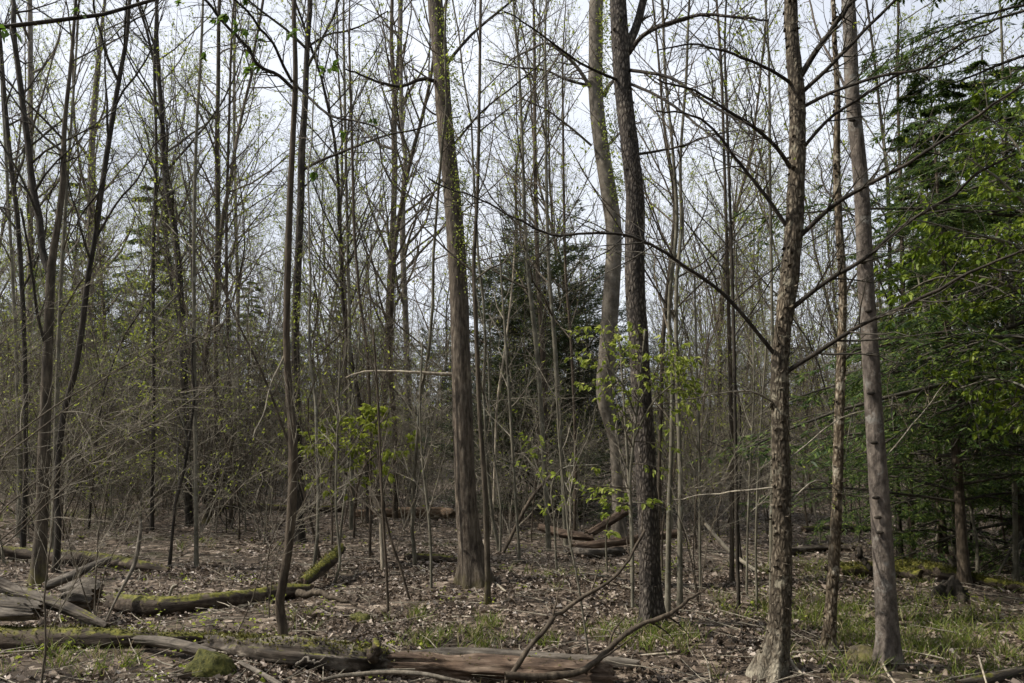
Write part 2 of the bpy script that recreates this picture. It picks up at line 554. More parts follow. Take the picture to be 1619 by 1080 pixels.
def ground_material():
    m, n, b, out = mat_base('leaf_covered_soil')
    tc = n.nodes.new('ShaderNodeTexCoord')
    vec = tc.outputs['Object']
    wn = noise(n, vec, 6, 3)
    ad = n.nodes.new('ShaderNodeVectorMath')
    ad.operation = 'MULTIPLY_ADD'
    n.links.new(wn.outputs['Color'], ad.inputs[0])
    ad.inputs[1].default_value = (0.14, 0.14, 0.0)
    n.links.new(vec, ad.inputs[2])
    v = n.nodes.new('ShaderNodeTexVoronoi')
    v.inputs['Scale'].default_value = 15
    n.links.new(ad.outputs[0], v.inputs['Vector'])
    sp = n.nodes.new('ShaderNodeSeparateColor')
    n.links.new(v.outputs['Color'], sp.inputs[0])
    r = ramp(n, [(0.0, (0.022, 0.016, 0.011)), (0.4, (0.06, 0.044, 0.031)), (0.75, (0.125, 0.096, 0.07)), (0.93, (0.21, 0.168, 0.128)), (1.0, (0.32, 0.265, 0.21))])
    n.links.new(sp.outputs[0], r.inputs['Fac'])
    n2 = noise(n, vec, 1.1, 5, 0.65)
    soil = ramp(n, [(0.50, (0, 0, 0)), (0.68, (1, 1, 1))])
    n.links.new(n2.outputs['Fac'], soil.inputs['Fac'])
    n3 = noise(n, vec, 34, 4, 0.7)
    sc_ = ramp(n, [(0.3, (0.02, 0.015, 0.010)), (0.7, (0.08, 0.06, 0.043))])
    n.links.new(n3.outputs['Fac'], sc_.inputs['Fac'])
    col = mixc(n, mathn(n, 'MULTIPLY', soil.outputs['Color'], 0.75), r.outputs['Color'], sc_.outputs['Color'])
    n4 = noise(n, vec, 0.55, 5, 0.7)
    gr = ramp(n, [(0.57, (0, 0, 0)), (0.70, (1, 1, 1))])
    n.links.new(n4.outputs['Fac'], gr.inputs['Fac'])
    gc = ramp(n, [(0.35, (0.022, 0.028, 0.008)), (0.7, (0.085, 0.095, 0.022))])
    n.links.new(n3.outputs['Fac'], gc.inputs['Fac'])
    col = mixc(n, mathn(n, 'MULTIPLY', gr.outputs['Color'], 0.7), col, gc.outputs['Color'])
    n.links.new(col, b.inputs['Base Color'])
    bp = n.nodes.new('ShaderNodeBump')
    bp.inputs['Strength'].default_value = 0.8
    bp.inputs['Distance'].default_value = 0.03
    n.links.new(mathn(n, 'ADD', sp.outputs[1], n3.outputs['Fac']), bp.inputs['Height'])
    n.links.new(bp.outputs['Normal'], b.inputs['Normal'])
    return m


M['ground'] = ground_material()


# ------------------------------------------------------------------ the ground
def build_ground():
    def axis(lo, hi, near_lo, near_hi, step, grow):
        a = list(np.arange(near_lo, near_hi + 1e-6, step))
        s, x = step, near_hi
        while x < hi:
            s *= grow
            x += s
            a.append(x)
        s, x = step, near_lo
        while x > lo:
            s *= grow
            x -= s
            a.insert(0, x)
        return np.array(a)
    xs = axis(-420, 420, -12, 12, 0.16, 1.16)
    ys = axis(-60, 600, 3.2, 18, 0.13, 1.14)
    X, Y = np.meshgrid(xs, ys)
    Z = gz(X, Y)
    P = np.stack([X, Y, np.zeros_like(X)], -1)
    near = np.clip(1 - np.abs(Y - 11) / 12, 0, 1) * np.clip(1 - np.abs(X) / 14, 0, 1)
    Z = Z + near * 0.05 * (fbm(P * 3.1, 5, 3) - 0.5)
    V = np.stack([X, Y, Z], -1).reshape(-1, 3)
    ny, nx = X.shape
    i = (np.arange(ny - 1) * nx)[:, None] + np.arange(nx - 1)[None, :]
    F = np.stack([i, i + 1, i + nx + 1, i + nx], -1).reshape(-1, 4)
    tag(link('ground', mesh('ground', [(V, F)], M['ground'])), 'brown leaf covered forest floor under the trees', None, None, 'structure')


build_ground()

# ------------------------------------------------------------------ trees
TALL = []          # positions of everything rooted, to keep the filler clear of it


def trunk_geometry(curve, r, sides, rng, rough=0.05, flare=0.6, lobes=5, ridge=0.0, plates=0.0, seed=1):
    """a tapered trunk with roots at its foot and relief in its bark; curve (n,3)"""
    n = len(curve)
    T = norm(np.gradient(curve, axis=0))
    U = norm(np.cross(T, np.array([0.0, 1.0, 0.0])))
    Vv = np.cross(T, U)
    a = np.arange(sides) / sides * 2 * math.pi
    h = curve[:, 2] - curve[0, 2]
    ph = rng.uniform(0, 6.28)
    A = a[None, :]
    fl = flare * 1.25 * np.exp(-np.maximum(h - 0.06, 0)[:, None] / (r[0] * 1.5 + 0.03))
    lob = 0.55 + 0.45 * np.cos(lobes * A + ph + 0.6 * np.sin(2 * A + ph)) + 0.25 * np.cos((lobes - 2) * A + 2 * ph)
    s = 1 + fl * lob
    q = np.stack([np.cos(A) * np.ones((n, 1)) * 3.0, np.sin(A) * np.ones((n, 1)) * 3.0, (h / max(r.mean(), 0.02))[:, None] * np.ones((1, sides)) * 0.35], -1)
    s = s + rough * 2 * (fbm(q, seed, 3) - 0.5)
    if ridge > 0:
        q2 = q * np.array([3.2, 3.2, 0.55])
        s = s + ridge * (np.abs(fbm(q2, seed + 9, 2) - 0.5) * 4 - 0.5)
    if plates > 0:
        q3 = q * np.array([2.6, 2.6, 3.5])
        s = s + plates * np.round(vnoise(q3, seed + 5) * 3) / 3
    R = r[:, None] * s
    V = curve[:, None, :] + (U[:, None, :] * np.cos(A)[..., None] + Vv[:, None, :] * np.sin(A)[..., None]) * R[..., None]
    V = V.reshape(-1, 3)
    i = (np.arange(n - 1) * sides)[:, None]
    k = np.arange(sides)[None, :]
    k2 = (np.arange(sides) + 1)[None, :] % sides
    F = np.stack([i + k, i + k2, i + sides + k2, i + sides + k], -1).reshape(-1, 4)
    return V, F


def trace(poly, D, rng, top=None, n=60, lean=0.0, base_depth=None):
    """(px,py,width) rows from foot to top -> curve, radii in metres, carried on above the frame up to height `top`"""
    W, R = [], []
    for k, (px, py, w) in enumerate(poly):
        d = D + lean * (poly[0][1] - py) / 1000.0
        W.append(pt(px, py, d))
        R.append(rad_of(w, py, d) * 0.88)
    W = np.array(W)
    R = np.array(R)
    g = gz(W[0, 0], W[0, 1])
    W[0, 2] = g - 0.06
    if top is not None and W[-1, 2] < top:
        dv = norm(W[-1] - W[-2])
        z = W[-1, 2]
        p = W[-1].copy()
        r = R[-1]
        steps = max(3, int((top - z) / 1.2))
        for k in range(steps):
            dv = norm(dv * 0.8 + np.array([rng.normal(0, 0.05), rng.normal(0, 0.06), 0.35]))
            p = p + dv * (top - z) / steps
            W = np.vstack([W, p])
            R = np.append(R, r * (1 - (k + 1) / steps * 0.9))
    c = catmull(np.column_stack([W, R]), n)
    return c[:, :3], np.maximum(c[:, 3], 0.004)


def resample(curve, r, lo, hi, K):
    h = curve[:, 2]
    t = np.linspace(lo, hi, K)
    x = t * (len(curve) - 1)
    i = np.clip(x.astype(int), 0, len(curve) - 2)
    f = (x - i)[:, None]
    return (curve[i] * (1 - f) + curve[i + 1] * f)[None], (r[i] * (1 - f[:, 0]) + r[i + 1] * f[:, 0])[None]


def crown_from(P, R, rng, n1=14, L1=2.6, n2=6, n3=4, t0=0.35, ang=(35, 65), up=0.10, leafn=0, leafs=0.035, S1=5, rmin=0.003, wig=0.12, bias=None, n4=0, fine=1.0):
    """limbs, branches and twigs off one or more axes; returns limbs list, twig parts, leaf parts"""
    B1, R1, L = spawn(P, R, n1, t0, 0.98, L1, ang, rng, up, wig, 7, 0.55, rmin * 1.6, bias=bias)
    B2, R2, L2 = spawn(B1, R1, n2, 0.15, 0.97, L * 0.42, (30, 60), rng, up * 0.8, wig * 1.1, 5, 0.6, rmin)
    parts = [tubes(B2, R2, 4 if fine >= 1 else 3)]
    lastB = B2
    if n3:
        B3, R3, L3 = spawn(B2, R2, n3, 0.2, 0.97, L2 * 0.45, (30, 60), rng, up * 0.6, wig * 1.2, 4, 0.7, rmin * 0.7)
        parts.append(tubes(B3, R3, 3))
        lastB = B3
        if n4:
            B4, R4, L4 = spawn(B3, R3, n4, 0.3, 0.97, L3 * 0.5, (30, 60), rng, 0.02, wig * 1.2, 3, 0.8, rmin * 0.55)
            parts.append(tubes(B4, R4, 3))
            lastB = B4
    lv = []
    if leafn > 0:
        Nl = int(len(lastB) * leafn)
        idx = rng.integers(0, len(lastB), Nl)
        p, T = at(lastB[idx], rng.uniform(0.35, 1.0, Nl))
        d = norm(T + rng.normal(0, 0.7, (Nl, 3)) + np.array([[0, 0, -0.15]]))
        lv.append(leaves(p, d, rng.uniform(0.6, 1.3, Nl) * leafs, rng, full=False))
    return B1, R1, parts, lv


def tree(name, label, poly, D, mat, top=14.0, seed=1, group=None, limbs=(), sides=12, rings=60, relief=None, crown=None, twig='twig', leaf='bud', lean=0.0, cat='tree', flakes=0, sprouts=None, offtrunk=False, twigmat=None):
    """a traced tree: trunk, traced limbs (each its own part), the rest of its crown"""
    rng = np.random.default_rng(seed)
    relief = dict(relief or {})
    D = D if D is not None else gpt(poly[0][0], poly[0][1])[1]
    curve, r = trace(poly, D, rng, top, rings, lean)
    org = np.array([curve[0, 0], curve[0, 1], float(gz(curve[0, 0], curve[0, 1]))])
    TALL.append((org[0], org[1]))
    root = empty(name, org, label, cat, group)
    V, F = trunk_geometry(curve, r, sides, rng, seed=seed, **relief)
    link('trunk', mesh('trunk', rel([(V, F)], org), M[mat]), root)
    twigs, lv, ax = [], [], []
    for b in limbs:
        pl, w0, w1, dd = b[:4]
        K = max(9, len(pl) * 3)
        Wp = []
        for k, (px, py) in enumerate(pl):
            t = k / (len(pl) - 1)
            Wp.append(pt(px, py, D + lean * (poly[0][1] - py) / 1000.0 + dd * t))
        cv = catmull(np.array(Wp), K)
        cv = cv + np.cumsum(rng.normal(0, 0.009, cv.shape), 0) * np.linspace(0, 1, K)[:, None]
        rr = np.linspace(rad_of(w0, pl[0][1], D), rad_of(w1, pl[-1][1], D), K)
        link('branch', mesh('branch', rel([tubes(cv, rr, 7)], org), M[b[5] if len(b) > 5 else ('dark' if mat in ('flaky', 'ridged', 'flakylight') else mat)]), root)
        ax.append((cv, rr, b[4] if len(b) > 4 else 8, b[6] if len(b) > 6 else 0))
    big = []
    for cv, rr, n, nbig in ax:
        if n <= 0:
            continue
        Lb = np.linalg.norm(cv[-1] - cv[0])
        B, R_, L_ = spawn(cv[None], rr[None], n, 0.12, 0.98, min(0.42 * Lb, 1.3), (28, 62), rng, 0.03, 0.13, 6, 0.5, 0.0032)
        B2, R2, L2 = spawn(B, R_, 5, 0.15, 0.97, L_ * 0.5, (30, 60), rng, 0.03, 0.14, 4, 0.7, 0.0022)
        twigs += [tubes(B, R_, 4), tubes(B2, R2, 3)]
        if nbig:
            idx = np.repeat(rng.integers(0, len(B2), nbig), 5)
            p, T = at(B2[idx], rng.uniform(0.6, 1, len(idx)))
            big.append(leaves(p, norm(T + rng.normal(0, 0.5, (len(idx), 3)) + np.array([[0, 0, -0.8]])), rng.uniform(0.05, 0.09, len(idx)), rng, 0.42))
        nl = int(len(B2) * (0.8 if crown is None else crown.get('limbleaf', 0.5)))
        if nl:
            idx = rng.integers(0, len(B2), nl)
            p, T = at(B2[idx], rng.uniform(0.4, 1, nl))
            lv.append(leaves(p, norm(T + rng.normal(0, 0.7, (nl, 3))), rng.uniform(0.6, 1.3, nl) * 0.03, rng, full=False))
    if crown:
        cr = {k: v for k, v in crown.items() if k != 'limbleaf'}
        P, R_ = resample(curve, r, 0.0, 1.0, 24)
        B1, R1, pp, ll = crown_from(P, R_, rng, **cr)
        twigs += [tubes(B1, R1, 5)] + pp
        lv += ll
    if twigs:
        tw = link('crown', mesh('crown', rel(twigs, org), M[twig]), root)
        if lv:
            tag(link('leaves', mesh('leaves', rel(lv, org), M[leaf], False), tw), kind='stuff')
    if big:
        tag(link('unfolding_leaves', mesh('unfolding_leaves', rel(big, org), M['beech'], False), root), kind='stuff')
    if flakes:
        i = rng.integers(2, len(curve) - 2, flakes)
        i = (2 + (len(curve) * 0.75) * rng.power(0.7, flakes)).astype(int)
        i = np.clip(i, 1, len(curve) - 2)
        a = rng.uniform(0, 2 * math.pi, flakes)
        rad = np.stack([np.cos(a), np.sin(a), np.zeros(flakes)], -1)
        p = curve[i] + rad * (r[i] * 1.03)[:, None] + (curve[i + 1] - curve[i]) * rng.uniform(0, 1, (flakes, 1))
        hgt = curve[i, 2] - curve[0, 2]
        p = p[hgt > 0.15]
        rad = rad[hgt > 0.15]
        N = len(p)
        d = norm(rad * rng.uniform(0.02, 0.28, (N, 1)) + rng.normal(0, 0.4, (N, 3)) + np.stack([-rad[:, 1], rad[:, 0], 0.4 + 0 * a[:N]], -1) * rng.choice([-1, 1], (N, 1)))
        lf = leaves(p, d, rng.uniform(0.015, 0.042, N), rng, 0.8, -0.05, -0.12)
        tag(link('bark_flakes', mesh('bark_flakes', rel([lf], org), M['flaky'], False), root), kind='stuff')
    if sprouts:
        lo, hi, cnt, sz = sprouts
        i = (len(curve) * rng.uniform(lo, hi, cnt)).astype(int).clip(1, len(curve) - 2)
        clus = 0.5 + 0.5 * np.sin(i * 0.9 + seed)
        a = rng.uniform(-0.7, 1.6, cnt)
        rad = np.stack([np.cos(a), -np.abs(np.sin(a)) - 0.1, rng.normal(0.1, 0.4, cnt)], -1)
        p = curve[i] + rad * r[i][:, None] + rad * rng.uniform(0, 0.10, (cnt, 1)) + rng.normal(0, 0.03, (cnt, 3))
        keep = rng.uniform(0, 1, cnt) < clus + 0.25
        lf = leaves(p[keep], norm(rad + rng.normal(0, 0.6, (cnt, 3)))[keep], rng.uniform(0.6, 1.3, keep.sum()) * sz, rng)
        tag(link('sprouts', mesh('sprouts', rel([lf], org), M['spring'], False), root), kind='stuff')
    return root


# ---- the big trees in front
tree('tree', 'tall ridged grey trunk with green sprouts, thickest trunk at the centre of the wood',
     [(751, 925, 46), (747, 890, 42), (737, 790, 38), (731, 640, 36), (728, 540, 34), (724, 440, 33), (716, 320, 31), (703, 190, 29), (696, 90, 28), (688, 0, 27)],
     None, 'ridged', 19, 11, sides=40, rings=190, relief=dict(rough=0.03, flare=0.55, lobes=6, ridge=0.05),
     limbs=[([(700, 138), (682, 126), (662, 126), (638, 136), (612, 135), (575, 122), (545, 115)], 7, 2.5, -0.5, 10, 'dark'),
            ([(706, 185), (684, 180), (668, 165), (662, 145), (668, 128)], 3.5, 2, 0.1, 2, 'dark'),
            ([(716, 592), (690, 591), (655, 588), (610, 590), (575, 591), (545, 600)], 6, 2, -0.15, 0, 'bleached'),
            ([(700, 110), (740, 60), (790, 20), (840, -20)], 6, 3, 0.7, 10),
            ([(712, 235), (760, 180), (810, 140), (860, 95)], 4, 2, -0.4, 10)],
     crown=dict(n1=12, L1=3.4, n2=7, n3=4, t0=0.45, leafn=0.6, limbleaf=0.8), sprouts=(0.18, 0.50, 3200, 0.03))
tree('tree', 'dark trunk with cracked flaky bark rising from a grass tuft',
     [(1032, 990, 40), (1030, 960, 37), (1027, 887, 36), (1024, 803, 35), (1020, 720, 35), (1016, 650, 34), (1010, 545, 33), (1004, 450, 34), (1004, 360, 33), (1004, 310, 31), (996, 233, 30), (985, 140, 29), (981, 67, 30), (977, 0, 28)],
     None, 'cherry', 17, 12, sides=40, rings=220, relief=dict(rough=0.05, flare=0.4, lobes=5, plates=0.10),
     limbs=[([(990, 75), (1003, 50), (1018, 0), (1024, -40)], 15, 11, 0.1, 3),
            ([(994, 85), (1012, 60), (1040, 42), (1080, 28), (1110, 24), (1150, 30), (1215, 38)], 8, 3, -0.7, 12),
            ([(990, 110), (1020, 115), (1060, 125), (1100, 150), (1150, 185), (1210, 215)], 6, 2.5, -0.9, 14, 'dark'),
            ([(990, 130), (1040, 150), (1085, 178), (1120, 205), (1160, 235), (1215, 260)], 5, 2, -1.2, 12, 'dark'),
            ([(1000, 245), (1040, 238), (1080, 228), (1110, 215), (1160, 205)], 5, 2, 0.6, 9),
            ([(985, 130), (930, 105), (880, 70), (840, 40), (800, 10)], 5, 2, -0.9, 12, 'dark')],
     crown=dict(n1=9, L1=3.0, n2=7, n3=4, t0=0.55, leafn=0.3, limbleaf=0.3), flakes=240)
tree('tree', 'smooth grey trunk with a swollen crook low down, behind the dark flaky trunk',
     [(980, 852, 24), (977, 800, 20), (975, 740, 20), (971, 695, 21), (964, 662, 26), (958, 636, 30), (957, 605, 33), (961, 545, 30), (966, 470, 30), (971, 380, 28), (965, 320, 29), (951, 233, 27), (942, 150, 26), (942, 67, 25), (943, 0, 25)],
     None, 'smooth', 22, 13, sides=28, rings=160, relief=dict(rough=0.04, flare=0.4, lobes=5),
     limbs=[([(940, 150), (915, 110), (890, 85), (862, 68), (830, 80), (800, 95)], 7, 2.5, -0.6, 12),
            ([(940, 137), (900, 128), (860, 112), (820, 108), (770, 95)], 5, 2, 0.9, 12, 'dark'),
            ([(955, 150), (965, 135), (985, 122)], 8, 5, 0.6, 3, 'mossbark'),
            ([(955, 240), (965, 225), (985, 205), (1010, 195)], 5, 3, 0.8, 6),
            ([(935, 230), (900, 200), (860, 170), (815, 150)], 4, 2, -1.0, 12)],
     crown=dict(n1=10, L1=4.0, n2=7, n3=4, t0=0.5, leafn=0.8, limbleaf=1.5), leaf='spring', sprouts=(0.26, 0.55, 2800, 0.042))
tree('tree', 'flaky tan barked tree with many long rising limbs and a pale flared foot',
     [(1213, 1070, 48), (1221, 1045, 42), (1231, 995, 37), (1236, 890, 34), (1236, 790, 31), (1234, 690, 30), (1233, 590, 30), (1237, 530, 29), (1247, 450, 31), (1255, 360, 30), (1260, 260, 28), (1260, 160, 27), (1252, 60, 23), (1250, 0, 22)],
     None, 'flaky', 13, 14, sides=36, rings=220, relief=dict(rough=0.07, flare=0.62, lobes=5, plates=0.06, ridge=0.10),
     limbs=[([(1252, 132), (1215, 108), (1180, 92), (1130, 75), (1079, 65), (1040, 68)], 6, 2, -0.5, 12),
            ([(1252, 268), (1225, 232), (1180, 196), (1125, 165), (1079, 142), (1040, 130)], 7, 2.5, -0.6, 14),
            ([(1244, 358), (1200, 296), (1155, 240), (1128, 202), (1108, 186), (1079, 178), (1040, 175)], 7, 2.5, -0.3, 14),
            ([(1226, 562), (1205, 535), (1180, 505), (1145, 467), (1110, 440), (1085, 425), (1050, 400), (1010, 378), (975, 369), (920, 370), (870, 373), (820, 352), (770, 335), (715, 318), (660, 296)], 7, 2, -0.7, 22),
            ([(1266, 120), (1293, 76), (1324, 35), (1350, 0), (1380, -40)], 10, 6, -0.3, 8),
            ([(1266, 148), (1310, 108), (1355, 64), (1420, 8), (1450, -20)], 7, 4, -0.5, 10),
            ([(1268, 170), (1315, 146), (1360, 131), (1410, 120), (1460, 112), (1530, 80), (1600, 58)], 6, 2.5, -0.8, 12),
            ([(1266, 238), (1314, 185), (1360, 155), (1420, 120), (1480, 105), (1560, 70)], 6, 2.5, -0.3, 12),
            ([(1260, 378), (1320, 322), (1380, 286), (1450, 245), (1530, 186), (1619, 120)], 8, 3, -0.9, 14),
            ([(1244, 494), (1304, 446), (1360, 411), (1430, 356), (1510, 305), (1550, 270), (1619, 238)], 8, 3, -0.7, 14),
            ([(1240, 590), (1310, 545), (1379, 505), (1440, 480), (1505, 445), (1570, 410), (1640, 380)], 8, 3, -1.1, 14),
            ([(1228, 640), (1190, 620), (1140, 625), (1090, 640)], 3, 1.5, -0.4, 7, 'twiggrey'),
            ([(1230, 770), (1180, 775), (1120, 780), (1070, 790)], 3, 1.5, 0.6, 7, 'twiggrey'),
            ([(1243, 800), (1290, 760), (1340, 775), (1380, 770)], 3, 1.5, 0.6, 7, 'twiggrey'),
            ([(1243, 730), (1280, 700), (1330, 660), (1390, 645)], 3, 1.5, 0.5, 7, 'twiggrey')],
     crown=dict(n1=12, L1=2.4, n2=6, n3=4, t0=0.55, leafn=0.3, limbleaf=0.25), flakes=800, twig='twigdark')
tree('tree', 'slim crooked flaky barked tree leaning beside the straight grey trunk',
     [(1303, 1034, 26), (1308, 1010, 21), (1312, 980, 19), (1318, 890, 19), (1323, 800, 17), (1326, 690, 16), (1329, 600, 15), (1332, 500, 13), (1332, 440, 13), (1326, 350, 12), (1323, 250, 11), (1324, 150, 9), (1319, 60, 8), (1317, 0, 7)],
     None, 'flakylight', 10.5, 15, sides=24, rings=170, relief=dict(rough=0.09, flare=0.8, lobes=3, plates=0.16),
     limbs=[([(1330, 575), (1345, 558), (1362, 548), (1385, 540)], 5, 2, 0.3, 3),
            ([(1332, 480), (1340, 455), (1355, 432), (1372, 415)], 5, 2, 0.4, 4),
            ([(1326, 320), (1305, 300), (1290, 270), (1283, 245)], 4, 1.5, 0.4, 5)],
     crown=dict(n1=12, L1=1.9, n2=5, n3=4, t0=0.5, leafn=0.4), flakes=420)
pole_tree = tree('tree', 'straight smooth grey trunk with dark branch scars, nearest the dark evergreens',
     [(1402, 1052, 42), (1403, 1020, 39), (1402, 985, 37), (1397, 890, 36), (1391, 790, 34), (1384, 690, 31), (1375, 540, 29), (1369, 450, 28), (1362, 300, 26), (1348, 150, 24), (1341, 0, 23)],
     None, 'pole', 16, 16, sides=36, rings=170, relief=dict(rough=0.025, flare=0.35, lobes=5),
     limbs=[([(1390, 645), (1420, 640), (1450, 648), (1500, 640)], 2.5, 1.2, 0.7, 5, 'twiggrey'),
            ([(1384, 740), (1430, 690), (1470, 640), (1500, 610)], 2.5, 1.2, 0.5, 5, 'twiggrey'),
            ([(1352, 180), (1330, 120), (1300, 60), (1280, 0)], 5, 3, 0.6, 6)],
     crown=dict(n1=10, L1=2.8, n2=6, n3=4, t0=0.6, leafn=0.4))

for px, py in ((1386, 842), (1383, 818), (1380, 787), (1377, 700), (1372, 622), (1370, 560), (1368, 492), (1359, 415), (1352, 300), (1342, 190)):
    y_ = pole_tree.location.y
    c_ = pt(px + 5, py, y_ - rad_of(0.88 * (23 + max(py - 150, 0) / 900 * 15), py, y_) * 0.97)
    th = np.linspace(0, math.pi, 6)[:, None]
    ph = (np.arange(10) / 10 * 2 * math.pi)[None]
    d_ = np.stack([np.sin(th) * np.cos(ph) * 0.030, np.cos(th) * np.ones_like(ph) * 0.009, np.sin(th) * np.sin(ph) * 0.015], -1).reshape(-1, 3)
    i_ = (np.arange(5) * 10)[:, None]
    k_ = np.arange(10)[None]
    f_ = np.stack([i_ + k_, i_ + 10 + k_, i_ + 10 + (k_ + 1) % 10, i_ + (k_ + 1) % 10], -1).reshape(-1, 4)
    link('branch_scar', mesh('branch_scar', [(d_ + c_ - np.array(pole_tree.location), f_)], M['dark']), pole_tree)

# ---- the paired stems
tree('tree', 'thin dark stem with a kinked pale foot, front one of the close pair',
     [(447, 1016, 20), (447, 995, 18), (442, 955, 17), (448, 915, 16), (456, 865, 16), (462, 790, 17), (463, 700, 16), (457, 620, 13), (453, 540, 12), (455, 420, 12), (459, 300, 11), (463, 220, 10), (467, 125, 9), (466, 60, 8), (465, 0, 8)],
     None, 'brown', 12, 21, sides=20, rings=140, relief=dict(rough=0.06, flare=0.35, lobes=4),
     limbs=[([(463, 140), (440, 120), (408, 105), (390, 78), (365, 50), (345, 25), (322, -5)], 6, 4, -0.5, 9, 'dark', 10),
            ([(462, 130), (445, 100), (430, 70), (410, 48), (390, 25), (360, 0), (340, -15)], 5, 3, -0.8, 8, 'dark', 10),
            ([(464, 132), (490, 155), (510, 172), (530, 182), (560, 188), (600, 200), (640, 225)], 5, 2, -0.5, 10, 'dark', 6),
            ([(450, 560), (430, 610), (425, 650), (410, 690)], 2.5, 1.4, -0.3, 4, 'twiggrey')],
     crown=dict(n1=8, L1=2.2, n2=5, n3=4, t0=0.6, leafn=0.3), twig='twigdark')
tree('tree', 'thin brown stem just behind the kinked one, rear of the close pair',
     [(474, 858, 17), (473, 760, 16), (471, 690, 15), (467, 560, 14), (469, 470, 14), (472, 400, 13), (476, 300, 13), (477, 240, 13), (482, 170, 11), (485, 90, 10), (488, 40, 9), (490, 0, 9)],
     None, 'dark', 14, 22, sides=16, rings=110, relief=dict(rough=0.05, flare=0.4, lobes=4),
     limbs=[([(474, 272), (500, 257), (530, 244), (560, 233), (600, 218), (650, 205), (690, 190), (730, 180)], 5, 2, -0.6, 12),
            ([(476, 300), (492, 285), (505, 262), (520, 250)], 3, 1.5, 0.4, 4),
            ([(484, 75), (520, 55), (550, 50), (580, 38), (612, 20)], 4, 2, 0.3, 7)],
     crown=dict(n1=10, L1=2.6, n2=6, n3=4, t0=0.55, leafn=0.4), twig='twigdark')

# ---- the clump at the edge, with the mossy foot
tree('tree', 'mossy footed trunk standing behind the grey fallen roots, pale where it forks',
     [(60, 926, 30), (62, 880, 24), (66, 820, 21), (69, 720, 20), (73, 620, 18), (77, 520, 16), (80, 440, 15), (84, 400, 13), (92, 350, 11), (100, 280, 10), (102, 200, 8), (112, 100, 6), (120, 0, 5)],
     None, 'mossbark', 10, 31, sides=22, rings=120, relief=dict(rough=0.07, flare=0.4, lobes=4),
     limbs=[([(78, 430), (66, 395), (62, 350), (50, 283), (38, 175), (27, 67), (22, 0), (18, -30)], 12, 7, 0.3, 9, 'dark'),
            ([(75, 560), (60, 500), (52, 440), (42, 380), (28, 320)], 5, 3, -0.4, 7, 'dark')],
     crown=dict(n1=12, L1=2.2, n2=6, n3=4, t0=0.5, leafn=0.4), twig='twigdark')
tree('tree', 'dark crooked stem sweeping up and across from beside the mossy footed trunk',
     [(88, 905, 13), (92, 830, 11), (90, 760, 10), (100, 660, 10), (118, 590, 10), (128, 530, 10), (134, 480, 10), (141, 427, 9), (152, 365, 9), (162, 290, 9), (173, 217, 9), (187, 133, 8), (200, 60, 7), (205, 0, 6)],
     None, 'dark', 9.5, 32, sides=14, rings=100, relief=dict(rough=0.05, flare=0.3, lobes=4),
     limbs=[([(188, 130), (172, 95), (160, 55), (150, 20), (145, -10)], 5, 3, -0.4, 6), ([(150, 380), (185, 320), (220, 280), (250, 225), (290, 200)], 4, 2, 0.5, 8),
            ([(160, 300), (130, 340), (110, 380)], 3, 1.5, 0.2, 4)],
     crown=dict(n1=10, L1=1.9, n2=6, n3=4, t0=0.4, leafn=0.3), twig='twigdark')
tree('tree', 'dark leaning stem cut by the frame edge at the top corner',
     [(36, 880, 10), (40, 760, 8), (40, 620, 8), (36, 480, 8), (28, 350, 8), (16, 250, 8), (7, 150, 7), (0, 60, 6), (-6, 0, 6)],
     None, 'dark', 9, 33, sides=14, rings=80, relief=dict(rough=0.05, flare=0.3, lobes=4), crown=dict(n1=12, L1=1.9, n2=6, n3=4, t0=0.4, leafn=0.3), twig='twigdark')

